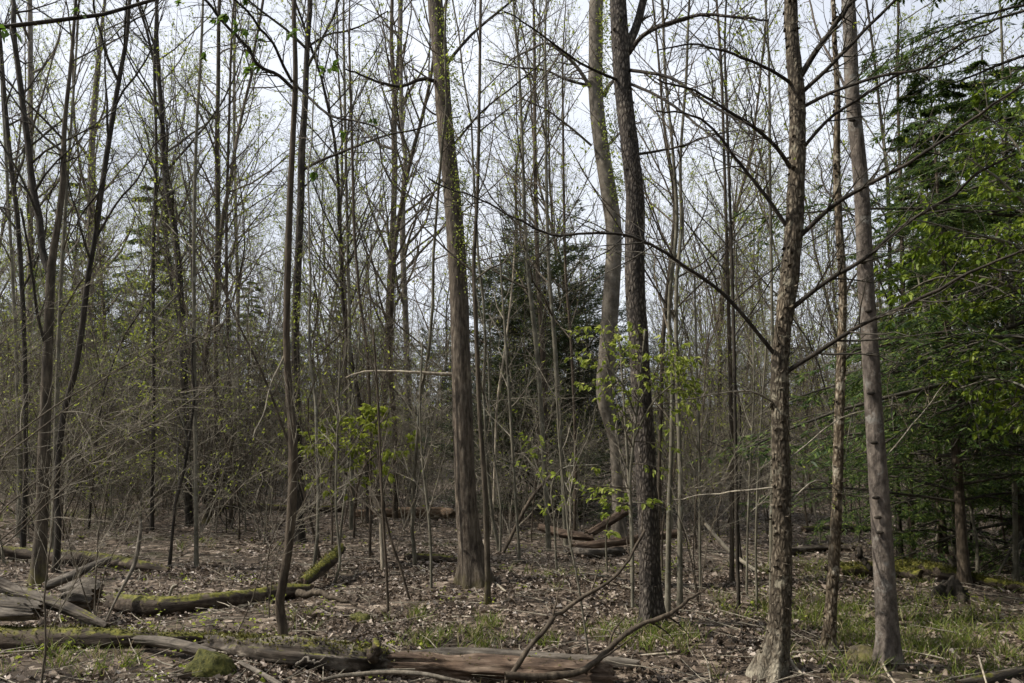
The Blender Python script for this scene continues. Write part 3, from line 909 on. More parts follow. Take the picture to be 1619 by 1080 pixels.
# ---- trees further in, each followed along its trunk
MID = [
    ('slim pale sapling stem with a bluish grey foot standing in open leaf litter', [(311, 897, 9), (310, 800, 8), (309, 700, 7), (307, 560, 7), (307, 360, 7), (311, 200, 6), (317, 100, 5), (321, 0, 4)], 'pale', 9, 'sapling'),
    ('slim bare stem with a pale straight foot, far behind the paired stems', [(380, 808, 10), (380, 740, 9), (378, 600, 8), (375, 430, 7), (372, 300, 6), (370, 150, 5), (372, 0, 4)], 'pale', 14, 'tree'),
    ('leaning brown trunk with a wide mossy foot', [(326, 828, 17), (334, 780, 11), (341, 700, 10), (341, 540, 9), (344, 360, 9), (343, 230, 9), (345, 133, 8), (347, 0, 7)], 'mossbark', 15, 'tree'),
    ('slim pale stem in front of the yellow green spray', [(555, 842, 9), (556, 720, 8), (553, 600, 8), (552, 480, 7), (549, 360, 6), (545, 150, 5), (543, 30, 4)], 'pale', 12, 'tree'),
    ('thin curving dark stem crossing the bleached branch', [(585, 880, 6), (586, 760, 6), (585, 660, 6), (581, 560, 6), (569, 477, 6), (565, 427, 6), (560, 360, 6), (556, 200, 5), (552, 60, 4)], 'brown', 9, 'sapling'),
    ('grey trunk that splits into two upright stems behind the bleached branch', [(595, 796, 16), (603, 700, 14), (611, 580, 13), (615, 480, 13), (620, 380, 12), (624, 280, 12), (623, 200, 12), (624, 150, 11), (619, 70, 8), (620, 0, 7)], 'brown', 18, 'tree'),
    ('pale grey trunk close beside the splitting one', [(650, 802, 14), (646, 680, 12), (642, 520, 12), (637, 400, 12), (637, 320, 11), (641, 250, 9), (635, 200, 8), (634, 100, 7), (632, 0, 6)], 'smooth', 18, 'tree'),
    ('dark mossy footed stem hugging the thick ridged trunk', [(771, 956, 14), (771, 900, 12), (769, 830, 12), (766, 760, 11), (758, 650, 9), (752, 500, 9), (749, 420, 8), (755, 300, 7), (758, 150, 6), (760, 0, 5)], 'mossbark', 10, 'tree'),
    ('slim grey stem bowing out, first of the poles before the dark evergreen', [(868, 872, 11), (862, 760, 10), (857, 677, 10), (852, 593, 9), (845, 520, 9), (836, 440, 8), (830, 350, 7), (826, 230, 6), (820, 100, 5), (812, 0, 4)], 'pale', 12, 'tree'),
    ('slim grey stem, second of the poles before the dark evergreen', [(895, 862, 9), (889, 740, 9), (882, 627, 9), (878, 560, 9), (872, 480, 8), (868, 427, 7), (865, 340, 7), (863, 200, 5), (862, 60, 4)], 'pale', 12, 'tree'),
    ('thin stem, third of the poles before the dark evergreen', [(908, 850, 7), (910, 720, 7), (907, 627, 6), (902, 527, 6), (895, 443, 5), (892, 340, 5), (890, 180, 4)], 'brown', 11, 'tree'),
    ('reddish trunk behind the brown fallen limbs', [(865, 835, 13), (864, 780, 13), (862, 700, 12), (858, 560, 11), (850, 420, 9), (846, 250, 8), (845, 80, 6)], 'brown', 15, 'tree'),
    ('pale green grey pole touching the dark flaky trunk, nearer one', [(1055, 972, 15), (1056, 930, 12), (1057, 860, 11), (1058, 800, 10), (1061, 720, 9), (1063, 600, 9), (1058, 520, 8), (1060, 450, 8), (1070, 350, 8), (1063, 230, 6), (1052, 120, 5), (1046, 0, 4)], 'pale', 9, 'tree'),
    ('pale green grey pole beyond the dark flaky trunk, straighter one', [(1075, 962, 14), (1075, 920, 12), (1075, 850, 11), (1076, 780, 10), (1074, 700, 9), (1071, 620, 9), (1069, 520, 8), (1070, 440, 8), (1077, 360, 7), (1076, 250, 6), (1085, 120, 5), (1090, 0, 4)], 'pale', 10, 'tree'),
    ('dark brown stem leaning out behind the green beech spray', [(1040, 930, 8), (1042, 760, 8), (1046, 620, 8), (1048, 540, 9), (1055, 460, 9), (1064, 380, 9), (1066, 300, 7), (1050, 200, 5), (1040, 80, 4)], 'mossbark', 10, 'tree'),
    ('dark slim stem among the pale wands', [(1168, 962, 8), (1165, 840, 8), (1163, 700, 7), (1160, 520, 7), (1156, 380, 6), (1150, 200, 5), (1146, 60, 4)], 'dark', 9, 'tree'),
    ('brown slim trunk behind the pale wands', [(1157, 924, 11), (1157, 850, 9), (1157, 740, 9), (1155, 600, 8), (1150, 420, 7), (1145, 250, 6), (1140, 100, 5)], 'brown', 12, 'tree'),
    ('thin pale wand beside the dark slim stem', [(1180, 942, 5), (1182, 840, 4), (1186, 740, 4), (1192, 620, 3), (1190, 520, 3)], 'pale', None, 'sapling'),
    ('thin pale wand bending towards the flaky tan tree', [(1197, 957, 5), (1195, 860, 4), (1199, 740, 4), (1205, 640, 3), (1212, 540, 3)], 'pale', None, 'sapling'),
    ('thin grey sapling standing apart before the pale wands', [(1107, 934, 6), (1106, 820, 6), (1105, 700, 5), (1101, 560, 4), (1098, 430, 3)], 'pale', None, 'sapling'),
    ('pale sapling pressed against the flaky tan trunk', [(1219, 965, 9), (1219, 900, 8), (1220, 800, 8), (1222, 640, 7), (1220, 450, 6), (1217, 250, 5), (1215, 80, 4)], 'pale', 10, 'tree'),
    ('sunlit tan trunk beyond the mossy logs', [(1443, 889, 14), (1442, 850, 12), (1440, 800, 11), (1437, 720, 11), (1432, 620, 10), (1428, 480, 9), (1424, 300, 7)], 'brown', 13, 'tree'),
    ('dark brown trunk beside the sunlit tan one beyond the mossy logs', [(1423, 888, 15), (1421, 830, 12), (1418, 760, 11), (1412, 640, 10), (1408, 480, 8), (1404, 300, 7)], 'dark', 13, 'tree'),
    ('slim grey stem behind the low stump', [(1509, 884, 7), (1508, 840, 6), (1506, 780, 6), (1502, 680, 5), (1498, 540, 5)], 'pale', 8, 'tree'),
    ('slim trunk with a grey green foot at the frame edge past the stump', [(1607, 926, 15), (1606, 880, 11), (1605, 820, 10), (1604, 760, 10), (1602, 640, 9), (1600, 480, 8)], 'pale', 11, 'tree'),
    ('dark trunk running up through the dense dark brush', [(300, 832, 15), (296, 720, 14), (291, 600, 14), (286, 480, 14), (277, 370, 12), (267, 317, 11), (260, 267, 11), (257, 200, 10), (252, 133, 9), (247, 67, 8), (247, 0, 7)], 'dark', 17, 'tree'),
    ('pale forked trunk seen against the sky behind the dark crooked stem', [(140, 788, 15), (140, 600, 14), (143, 420, 13), (143, 300, 12), (147, 200, 12), (153, 125, 11), (160, 50, 7), (166, 0, 6)], 'smooth', 19, 'tree'),
    ('broad pale trunk behind the corner stems', [(40, 800, 14), (44, 650, 12), (47, 480, 11), (48, 300, 10), (48, 150, 10), (47, 0, 9)], 'smooth', 19, 'tree'),
    ('grey trunk in grass behind the mossy footed one', [(31, 850, 14), (32, 780, 11), (30, 680, 9), (24, 520, 7), (14, 330, 6), (4, 150, 5)], 'pale', 13, 'tree'),
    ('blue grey trunk just behind the mossy footed one', [(84, 868, 15), (86, 800, 11), (88, 700, 9), (92, 560, 8), (98, 420, 7), (108, 260, 5), (118, 120, 4), (125, 0, 3)], 'pale', 12, 'tree'),
    ('slim bare stem rising between the leaning brown trunk and the pale straight one', [(365, 830, 8), (366, 700, 7), (360, 520, 6), (358, 360, 6), (362, 200, 5), (366, 60, 4)], 'brown', 13, 'tree'),
    ('slim dark stem in the brush before the pale forked trunk', [(240, 842, 9), (242, 720, 8), (243, 560, 7), (242, 400, 7), (247, 250, 6), (244, 100, 5)], 'dark', 12, 'tree'),
    ('thin grey stem with a curved foot in the leaf litter by the paired stems', [(525, 924, 6), (537, 895, 5), (536, 860, 5), (531, 800, 4), (533, 700, 4), (538, 560, 3)], 'pale', None, 'sapling'),
    ('thin straight stem with a spreading foot before the far reddish log', [(588, 1, 1)], None, None, None),
    ('thin wand rising in front of the ridged trunk foot', [(614, 970, 6), (611, 900, 5), (607, 840, 5), (602, 740, 4), (598, 640, 4), (590, 520, 3)], 'brown', None, 'sapling'),
    ('leaning thin wand crossing the snapped pale snag', [(650, 948, 5), (634, 900, 5), (617, 850, 5), (605, 790, 4), (596, 700, 3)], 'brown', None, 'sapling'),
    ('thin grey wand between the snag and the ridged trunk', [(682, 930, 5), (681, 860, 5), (676, 800, 5), (668, 730, 4), (664, 640, 3), (668, 540, 3)], 'pale', None, 'sapling'),
    ('leaning thin pale pole beyond the mossy footed stem', [(822, 892, 7), (818, 830, 6), (812, 740, 5), (806, 640, 5), (798, 520, 4), (790, 400, 3)], 'pale', None, 'sapling'),
    ('pale leaning wand whose top tips over the ridged trunk', [(778, 850, 4), (782, 740, 4), (786, 640, 4), (797, 560, 4), (808, 470, 3), (815, 380, 3)], 'bleached', None, 'sapling'),
    ('pale thin pole standing right before the dark flaky trunk', [(999, 930, 5), (998, 860, 5), (995, 780, 5), (990, 690, 5), (984, 600, 4), (978, 520, 3)], 'pale', None, 'sapling'),
    ('long pale wand slanting down to the curved dead limb', [(933, 1040, 4), (920, 960, 4), (910, 900, 4), (900, 850, 4), (893, 780, 4), (884, 700, 3), (880, 620, 3)], 'pale', None, 'sapling'),
]
for k, (label, poly, mt, top, kind) in enumerate(MID):
    if mt is None:
        continue
    th = poly[0][2] > 8
    poly = [(a_, b_, w_ * (0.88 if w_ > 5 else 1.0)) for a_, b_, w_ in poly]
    if kind == 'tree':
        Dm = gpt(poly[0][0], poly[0][1])[1]
        far = Dm > 11
        cr = dict(n1=16 if far else 14, L1=0.17 * (top or 9) + 0.3, n2=6, n3=4, n4=0, t0=0.28, ang=(28, 58), up=0.09, leafn=2.2 if k % 3 == 0 else 0.9, leafs=0.045)
        lb = ()
        if k == 5:
            lb = [([(624, 150), (630, 105), (632, 60), (633, 0), (634, -40)], 9, 7, 0.2, 6), ([(604, 684), (622, 676), (640, 670), (655, 667)], 4, 1.5, -0.6, 0, 'bleached')]
    else:
        cr = dict(n1=9, L1=0.9, n2=4, n3=3, t0=0.3, ang=(25, 60), up=0.05, leafn=0.25, leafs=0.035, rmin=0.0022)
        lb = ()
    tree('tree' if kind == 'tree' else 'sapling', label, poly, None, mt, top, 100 + k, sides=14 if th else 8, rings=70 if th else 36,
         relief=dict(rough=0.05, flare=0.35 if th else 0.15, lobes=4), crown=cr, limbs=lb,
         twig='twiggrey' if mt in ('pale', 'bleached') and kind != 'tree' else ('twigdark' if mt == 'dark' else 'twig'), leaf='bud', cat='tree' if kind == 'tree' else 'sapling')


# ---- the wood behind: bare trees copied from a few grown ones
def grow(H, r, rng, spec, mat, twig, leaf, wob=0.075, K=26, S=8):
    c = np.zeros((K, 3))
    d = np.array([0, 0, 1.0])
    for k in range(1, K):
        d = norm(d + np.array([rng.normal(0, wob), rng.normal(0, wob), 0.12]))
        c[k] = c[k - 1] + d * H / (K - 1)
    c[:, 2] -= 0.12
    rr = r * np.linspace(1, 0.1, K) ** 0.8
    fork = []
    V = trunk_geometry(c, rr, S, rng, 0.05, 0.4, 4)
    B1, R1, pp, ll = crown_from(c[None], rr[None], rng, **spec)
    return (mesh('trunk', [V], M[mat]), mesh('crown', [tubes(B1, R1, 4)] + pp, M[twig]), mesh('leaves', ll, M[leaf], False) if ll else None)


def place(proto, name, label, cat, group, loc, rz, s, tilt=(0, 0)):
    o = empty(name, loc, label, cat, group)
    o.rotation_euler = (tilt[0], tilt[1], rz)
    o.scale = (s, s, s)
    link('stem' if name == 'bush' else 'trunk', proto[0], o)
    c = link('crown', proto[1], o)
    if proto[2] is not None:
        tag(link('leaves', proto[2], c), kind='stuff')
    return o


rg = np.random.default_rng(77)
PT = []
for k in range(7):
    H = [15, 13, 17, 12, 14, 16, 11][k]
    PT.append(grow(H, 0.0036 * H, rg, dict(n1=[30, 26, 30, 26, 28, 30, 24][k], L1=0.24 * H, n2=8, n3=5, n4=0, t0=[0.2, 0.3, 0.3, 0.15, 0.22, 0.35, 0.15][k], ang=(22, 52), up=0.10, leafn=[3.2, 1.2, 0.6, 2.6, 0.8, 2.8, 1.2][k], leafs=0.062, fine=0.5, rmin=0.0035),
                   ['brown', 'pale', 'dark', 'smooth', 'brown', 'pale', 'brown'][k], ['twig', 'twig', 'twigdark', 'twiggrey', 'twig', 'twiggrey', 'twig'][k], ['bud', 'bud', 'bud', 'spring', 'bud', 'bud', 'bud'][k]))
PS = []
for k in range(7):
    H = [6, 7.5, 5, 8, 4, 6.5, 9][k]
    PS.append(grow(H, 0.0024 * H, rg, dict(n1=20, L1=0.26 * H, n2=8, n3=5, n4=0, t0=0.14, ang=(30, 75), up=0.04, leafn=[0.3, 0.8, 0.1, 0.3, 1.0, 0.2, 0.5][k], leafs=0.045, fine=0.5, rmin=0.0026, wig=0.15),
                   ['pale', 'brown', 'brown', 'dark', 'pale', 'brown', 'pale'][k], ['twiggrey', 'twig', 'twiggrey', 'twigdark', 'twiggrey', 'twiggrey', 'twig'][k], 'bud', 0.10, 18, 6))

ZONES = [(-60, 130, 'behind the mossy footed corner trunk'), (130, 300, 'in the brush behind the crooked stem'), (300, 450, 'behind the leaning brown trunk'),
         (490, 690, 'between the close pair and ridged trunk'), (760, 930, 'between the ridged and dark flaky trunks'), (1030, 1210, 'between the dark flaky and tan flaky trunks'),
         (1260, 1360, 'between the tan flaky and straight grey trunks'), (1410, 1680, 'under and behind the hemlocks')]
BARKS_T = ['brown', 'pale green', 'dark', 'smooth grey', 'brown', 'pale green', 'brown']
BARKS_S = ['pale', 'brown', 'brown', 'dark', 'pale', 'brown', 'pale']


def clear(x, y, d):
    return all((x - a) ** 2 + (y - b) ** 2 > d * d for a, b in TALL)


def scatter(count, d0, d1, zones, clr):
    out = []
    tries = 0
    wts = np.array([z[1] - z[0] for z in zones], float)
    wts /= wts.sum()
    while len(out) < count and tries < count * 30:
        tries += 1
        z = zones[rg.choice(len(zones), p=wts)]
        px = rg.uniform(z[0], z[1])
        D = math.sqrt(rg.uniform(d0 * d0, d1 * d1))
        x = D * (px - W0 / 2) / FPX / CT
        if clear(x, D, clr):
            TALL.append((x, D))
            out.append((x, D, z[2]))
    return out


for x, y, zl in scatter(118, 15, 46, ZONES, 0.7):
    k = rg.integers(0, len(PT))
    sz = rg.uniform(0.7, 1.15)
    lb = ('tall ' if sz > 0.93 else 'short ') + BARKS_T[k] + ' barked bare tree ' + ('well forward ' if y < 24 else 'set back ' if y < 36 else 'far back ') + zl
    place(PT[k], 'tree', lb, 'tree', 'bare trees ' + zl + ', ' + lb[:24], (x, y, float(gz(x, y))), rg.uniform(0, 6.28), sz, (rg.normal(0, 0.055), rg.normal(0, 0.055)))
for x, y, zl in scatter(290, 10.0, 27, ZONES, 0.3):
    k = rg.integers(0, len(PS))
    sz = rg.uniform(0.7, 1.2)
    lb = ('tall ' if sz > 0.95 else 'short ') + BARKS_S[k] + ' bare sapling ' + ('well forward ' if y < 16 else 'set back ' if y < 22 else 'far back ') + zl
    place(PS[k], 'sapling', lb, 'sapling', 'saplings ' + zl + ', ' + lb[:20], (x, y, float(gz(x, y))), rg.uniform(0, 6.28), sz, (rg.normal(0, 0.07), rg.normal(0, 0.07)))


# ---- low twiggy bushes under the trees
PB = []
for k in range(6):
    rng = np.random.default_rng(500 + k)
    ns = 5
    H = [3.4, 4.2, 2.6, 4.8, 3.8, 3.0][k]
    P = np.zeros((ns, 8, 3))
    P[:, 0, :2] = rng.normal(0, 0.10, (ns, 2))
    P[:, 0, 2] = -0.05
    d = norm(np.column_stack([rng.normal(0, 0.45, (ns, 2)), np.ones(ns)]))
    for q in range(1, 8):
        d = norm(d + rng.normal(0, 0.11, (ns, 3)) + np.array([0, 0, 0.02]))
        P[:, q] = P[:, q - 1] + d * (H * rng.uniform(0.6, 1.15, (ns, 1)) / 7)
    R = rng.uniform(0.006, 0.012, ns)[:, None] * np.linspace(1, 0.25, 8)[None]
    B1, R1, L = spawn(P, R, 14, 0.2, 0.98, H * 0.36, (30, 80), rng, 0.01, 0.15, 6, 0.6, 0.003)
    B2, R2, L2 = spawn(B1, R1, 7, 0.15, 0.97, L * 0.5, (30, 65), rng, 0.01, 0.15, 4, 0.7, 0.0025)
    n2 = 160
    idx = rng.integers(0, len(B2), n2)
    p, T = at(B2[idx], rng.uniform(0.3, 1, n2))
    PB.append((mesh('stem', [tubes(P, R, 5)], M[['twiggrey', 'twig', 'twiggrey', 'twig', 'twigdark', 'twiggrey'][k]]),
               mesh('crown', [tubes(B1, R1, 3), tubes(B2, R2, 3)], M[['twiggrey', 'twig', 'twiggrey', 'twig', 'twigdark', 'twiggrey'][k]]),
               mesh('leaves', [leaves(p, norm(T + rng.normal(0, 0.7, (n2, 3))), rng.uniform(0.03, 0.06, n2), rng, full=False)], M['bud'], False) if k != 4 else None))
TW = ['grey', 'brown', 'grey', 'brown', 'dark', 'grey']
BZ = [(-80, 130, ZONES[0][2]), (-40, 300, ZONES[1][2]), (130, 450, ZONES[2][2])] + ZONES[3:6] + ZONES[6:]
for x, y, zl in scatter(290, 13.5, 31, BZ, 0.3):
    k = rg.integers(0, len(PB))
    sz = rg.uniform(0.7, 1.25)
    lb = ('big ' if sz > 0.97 else 'low ') + TW[k] + ' twiggy bare bush ' + ('well forward ' if y < 20 else 'set back ' if y < 26 else 'far back ') + zl
    o = place(PB[k], 'bush', lb, 'bush', 'bushes ' + zl + ', ' + lb[:20], (x, y, float(gz(x, y))), rg.uniform(0, 6.28), sz)


# ---- evergreens
def hemlock_meshes(H, spread, rng, clear_h, nb, n2=14, n3=6, nn=5, size=0.07, droop=-0.03, lt=0.85, ang=(72, 100), leaf='hemlock'):
    K = 24
    c = np.zeros((K, 3))
    c[:, 2] = np.linspace(-0.1, H, K)
    c[:, 0] = np.cumsum(rng.normal(0, 0.01, K))
    r = np.linspace(0.0105 * H, 0.01, K)
    V = trunk_geometry(c, r, 14, rng, 0.06, 0.45, 5)
    P, R = c[None], r[None]
    B1, R1, L = spawn(P, R, nb, clear_h, 0.985, spread, ang, rng, droop, 0.05, 8, 0.35, 0.006, lt=lt)
    B2, R2, L2 = spawn(B1, R1, n2, 0.18, 0.98, L * 0.42, (40, 62), rng, droop * 1.6, 0.06, 5, 0.6, 0.003, flat=True, lt=0.65)
    B3, R3, L3 = spawn(B2, R2, n3, 0.15, 0.98, L2 * 0.45, (35, 55), rng, droop * 1.6, 0.06, 3, 0.7, 0.002, flat=True, lt=0.5)
    lv = []
    for BB, q in ((B3, nn), (B2, 2)):
        idx = np.repeat(np.arange(len(BB)), q)
        p, T = at(BB[idx], rng.uniform(0.1, 1.0, len(idx)))
        h = norm(np.cross(T, np.array([[0, 0, 1.0]])) + 1e-6) * rng.choice([-1, 1], (len(idx), 1))
        lv.append(leaves(p, norm(T + h * 0.9 + rng.normal(0, 0.22, (len(idx), 3)) + np.array([[0, 0, -0.2]])), rng.uniform(0.6, 1.3, len(idx)) * size, rng, 0.2, full=False))
    return (mesh('trunk', [V], M['brown']), mesh('crown', [tubes(B1, R1, 5), tubes(B2, R2, 3)], M['twigdark']), mesh('leaves', lv, M[leaf], False))


rh = np.random.default_rng(5)
HM = [hemlock_meshes(12, 3.8, rh, 0.15, 84, 16, 7, 13, 0.085, -0.055), hemlock_meshes(10, 2.6, rh, 0.05, 90, 14, 6, 11, 0.095, -0.06), hemlock_meshes(7.5, 3.2, rh, 0.04, 120, 13, 6, 7, 0.12, 0.03, 0.45, (50, 95), 'pine')]


def hemlock(k, label, px, py, D, s, rz, name='hemlock_tree'):
    if D is None:
        p = gpt(px, py)
    else:
        x = D * (px - W0 / 2) / FPX / CT
        p = np.array([x, D, float(gz(x, D))])
    TALL.append((p[0], p[1]))
    o = empty(name, p, label, 'evergreen')
    o['group'] = 'hemlocks in the wood'
    o.rotation_euler = (0, 0, rz)
    o.scale = (s, s, s)
    link('trunk', HM[k][0], o)
    c = link('crown', HM[k][1], o)
    tag(link('leaves', HM[k][2], c), kind='stuff')


hemlock(0, 'hemlock with a clear grey trunk beside the low stump, boughs overhead', 1527, 928, None, 0.52, 0.4)
hemlock(0, 'tall dark hemlock whose trunk fills the top corner of the frame', 1690, 0, 8.4, 0.92, 2.1)
hemlock(1, 'low boughed hemlock behind the mossy logs', 1470, 0, 11.5, 0.62, 2.9)
hemlock(1, 'low boughed hemlock by the frame edge behind the clear hemlock trunk', 1590, 0, 11.0, 0.72, 0.6)
hemlock(1, 'hemlock further back between the straight grey trunk and the corner hemlock', 1500, 0, 14.0, 0.74, 1.2)
hemlock(0, 'distant hemlock filling the gap under the hemlock boughs by the frame edge', 1610, 0, 16.0, 0.8, 4.0)
hemlock(2, 'rounded dark evergreen behind the grey poles at the middle of the wood', 862, 0, 18.0, 0.80, 0.8)
hemlock(2, 'dark evergreen close behind the rounded one, nearer the ridged trunk', 805, 0, 20.0, 0.78, 3.0)
hemlock(2, 'dark evergreen behind the swollen crooked trunk', 915, 0, 22.0, 0.78, 1.5)
hemlock(2, 'squat dark evergreen added for background shade, low in the brush behind the corner stems', 40, 0, 31.0, 0.85, 1.1)  # the squat evergreens are added to make the background dark
hemlock(2, 'squat dark evergreen added for background shade, low in the brush behind the crooked stem', 170, 0, 30.0, 0.9, 2.7)
hemlock(2, 'squat dark evergreen added for background shade, low behind the leaning brown trunk', 330, 0, 34.0, 0.85, 0.3)
hemlock(2, 'squat dark evergreen added for background shade, low behind the close pair of stems', 460, 0, 36.0, 0.8, 4.4)
hemlock(2, 'squat dark evergreen added for background shade, low behind the splitting grey trunk', 600, 0, 38.0, 0.85, 5.2)
hemlock(2, 'squat dark evergreen added for background shade, low behind the thick ridged trunk', 700, 0, 36.0, 0.8, 0.9)
hemlock(2, 'squat dark evergreen added for background shade, low behind the dark flaky trunk', 1050, 0, 38.0, 0.75, 3.5)
hemlock(2, 'squat dark evergreen added for background shade, low behind the pale wands', 1160, 0, 42.0, 0.75, 1.8)
hemlock(2, 'squat dark evergreen added for background shade, low behind the flaky tan tree', 1270, 0, 36.0, 0.75, 2.5)
hemlock(1, 'tall dark evergreen added for background shade, deep behind the close pair', 530, 0, 52.0, 1.1, 2.5)  # the two deep evergreens are added to darken the view further back
hemlock(1, 'tall dark evergreen added for background shade, deep behind the leaning brown trunk', 270, 0, 50.0, 1.1, 0.5)
hemlock(1, 'dark evergreen standing in the brush behind the crooked stem', 235, 0, 24.0, 0.98, 2.2)
hemlock(0, 'tall dark evergreen behind the corner stems', 110, 0, 27.0, 0.9, 5.0)
hemlock(1, 'far dark evergreen behind the straight grey trunk', 1395, 0, 24.0, 0.8, 0.1)
hemlock(1, 'far dark evergreen behind the slim stem with the pale straight foot', 395, 0, 33.0, 0.85, 1.9)


# ---- beech sprays with green leaves
def leafy(name, label, stems, mat, twig, leaf, lsize, per, seed, spread, n2=9, cat='sapling', up=0.0, wide=0.5):
    """stems: list of ([(px,py)], D0, D1, w0, w1)"""
    rng = np.random.default_rng(seed)
    org = None
    wood, lv, main = [], [], []
    for pl, d0, d1, w0, w1 in stems:
        Wp = np.array([pt(px, py, d0 + (d1 - d0) * k / (len(pl) - 1)) for k, (px, py) in enumerate(pl)])
        cv = catmull(Wp, 16)
        rr = np.linspace(rad_of(w0, pl[0][1], d0), rad_of(w1, pl[-1][1], d1), 16)
        if org is None:
            org = np.array([cv[0, 0], cv[0, 1], min(cv[0, 2], 0 + float(gz(cv[0, 0], cv[0, 1])))])
        main.append((cv, rr))
    root = empty(name, org, label, cat)
    for cv, rr in main:
        link('stem', mesh('stem', rel([tubes(cv, rr, 7)], org), M[mat]), root)
        B, R_, L_ = spawn(cv[None], rr[None], n2, 0.3, 0.99, spread, (45, 85), rng, up, 0.10, 6, 0.5, 0.0025, flat=False)
        B2, R2, L2 = spawn(B, R_, 5, 0.2, 0.98, L_ * 0.5, (35, 60), rng, up, 0.10, 4, 0.7, 0.0018, flat=True)
        wood += [tubes(B, R_, 4), tubes(B2, R2, 3)]
        idx = np.repeat(np.arange(len(B2)), per)
        p, T = at(B2[idx], rng.uniform(0.2, 1.0, len(idx)))
        d = norm(T + rng.normal(0, 0.5, (len(idx), 3)) + np.array([[0, 0, -0.55]]))
        lv.append(leaves(p, d, rng.uniform(0.6, 1.25, len(idx)) * lsize, rng, wide, 0.10, 0.22))
    c = link('crown', mesh('crown', rel(wood, org), M[twig]), root)
    tag(link('leaves', mesh('leaves', rel(lv, org), M[leaf], False), c), kind='stuff')
    return root


leafy('beech_sapling', 'leafy beech sapling with fresh bright green leaves in front of the dark flaky trunk',
      [([(1000, 960), (1000, 860), (996, 760), (1004, 680), (1012, 600), (1020, 520)], 6.6, 6.6, 6, 3),
       ([(1004, 690), (1030, 640), (1060, 610), (1085, 590)], 6.6, 6.4, 4, 2),
       ([(1006, 660), (985, 610), (965, 580), (950, 510)], 6.6, 6.5, 3, 2),
       ([(1008, 640), (1035, 590), (1050, 560), (1070, 560)], 6.6, 6.3, 3, 2)], 'pale', 'twig', 'spring', 0.043, 5, 41, 0.40, 13, up=-0.02)
leafy('beech_sapling', 'small green leaved spray low before the dark flaky trunk',
      [([(960, 905), (958, 850), (965, 815), (990, 795), (1040, 798)], 6.9, 6.6, 3, 1.5)], 'pale', 'twig', 'spring', 0.055, 3, 42, 0.16, 7)
leafy('beech_sapling', 'thin sapling with a few light green leaves among the grey poles',
      [([(880, 900), (876, 820), (872, 770), (890, 740), (945, 735)], 8.2, 8.0, 4, 2), ([(876, 800), (850, 740), (840, 700)], 8.2, 8.4, 3, 1.5)], 'pale', 'twig', 'spring', 0.055, 2, 43, 0.24, 7)
leafy('maple_sapling', 'sapling with yellow green sprays behind the snapped snag',
      [([(560, 850), (562, 790), (575, 740), (600, 715), (650, 700)], 10.5, 10.2, 4, 2), ([(562, 800), (545, 740), (525, 710), (500, 690)], 10.5, 10.8, 3, 1.5), ([(575, 740), (590, 690), (600, 650)], 10.5, 10.6, 3, 1.5)],
      'brown', 'twig', 'bud', 0.07, 9, 44, 0.5, 12, up=-0.02)
leafy('maple_sapling', 'little yellow green sapling behind the close pair of stems',
      [([(500, 830), (497, 740), (480, 680), (440, 630)], 13, 13, 4, 2), ([(497, 750), (510, 690), (530, 650)], 13, 12.6, 3, 1.5)], 'brown', 'twig', 'bud', 0.07, 3, 45, 0.4, 7)
leafy('beech_tree', 'leafy beech boughs with drooping green leaves in front of the hemlocks',
      [([(1760, 1000), (1730, 700), (1700, 500), (1660, 380), (1600, 300), (1530, 250)], 6.2, 6.0, 16, 3), ([(1715, 580), (1640, 480), (1560, 440), (1480, 440), (1420, 470)], 6.2, 6.4, 9, 2.5),
       ([(1705, 520), (1620, 400), (1540, 370), (1460, 350)], 6.2, 6.0, 8, 2.5), ([(1740, 760), (1660, 640), (1580, 600), (1500, 620)], 6.2, 7.2, 7, 2.5),
       ([(1690, 470), (1640, 300), (1600, 220), (1540, 170)], 6.2, 6.6, 7, 2.5)],
      'pale', 'twigdark', 'beechsun', 0.062, 4, 46, 0.55, 26, 'tree', up=-0.02)
leafy('beech_tree', 'overhanging beech bough with a few big dark green leaves across the top corner',
      [([(-260, 1000), (-230, 500), (-150, 120), (-40, 52), (50, 38), (130, 26), (200, 18), (250, -5), (300, -40)], 4.6, 5.4, 16, 5)], 'dark', 'twigdark', 'beech', 0.07, 1, 47, 0.25, 8, 'tree')


# ---- arching grey shrub stems reaching in low over the leaf litter
def arching(label, seed, stems):
    rng = np.random.default_rng(seed)
    root = None
    for pl, d0, d1, w0, w1 in stems:
        Wp = np.array([pt(px, py, d0 + (d1 - d0) * k / (len(pl) - 1)) for k, (px, py) in enumerate(pl)])
        cv = catmull(Wp, 22)
        cv += np.cumsum(rng.normal(0, 0.004, cv.shape), 0)
        rr = np.linspace(rad_of(w0, pl[0][1], d0), rad_of(w1, pl[-1][1], d1), 22) * 0.52
        if root is None:
            org = cv[0].copy()
            org[2] = float(gz(org[0], org[1]))
            root = empty('shrub', org, label, 'shrub')
            tw = []
        link('stem', mesh('stem', rel([tubes(cv, rr, 6)], org), M['twig']), root)
        B, R_, L_ = spawn(cv[None], rr[None], 12, 0.25, 0.98, 0.75, (22, 50), rng, 0.02, 0.12, 6, 0.5, 0.0022)
        B2, R2, L2 = spawn(B, R_, 4, 0.2, 0.97, L_ * 0.5, (25, 55), rng, 0.0, 0.14, 4, 0.7, 0.0016)
        tw += [tubes(B, R_, 4), tubes(B2, R2, 3)]
    link('crown', mesh('crown', rel(tw, org), M['twiggrey']), root)


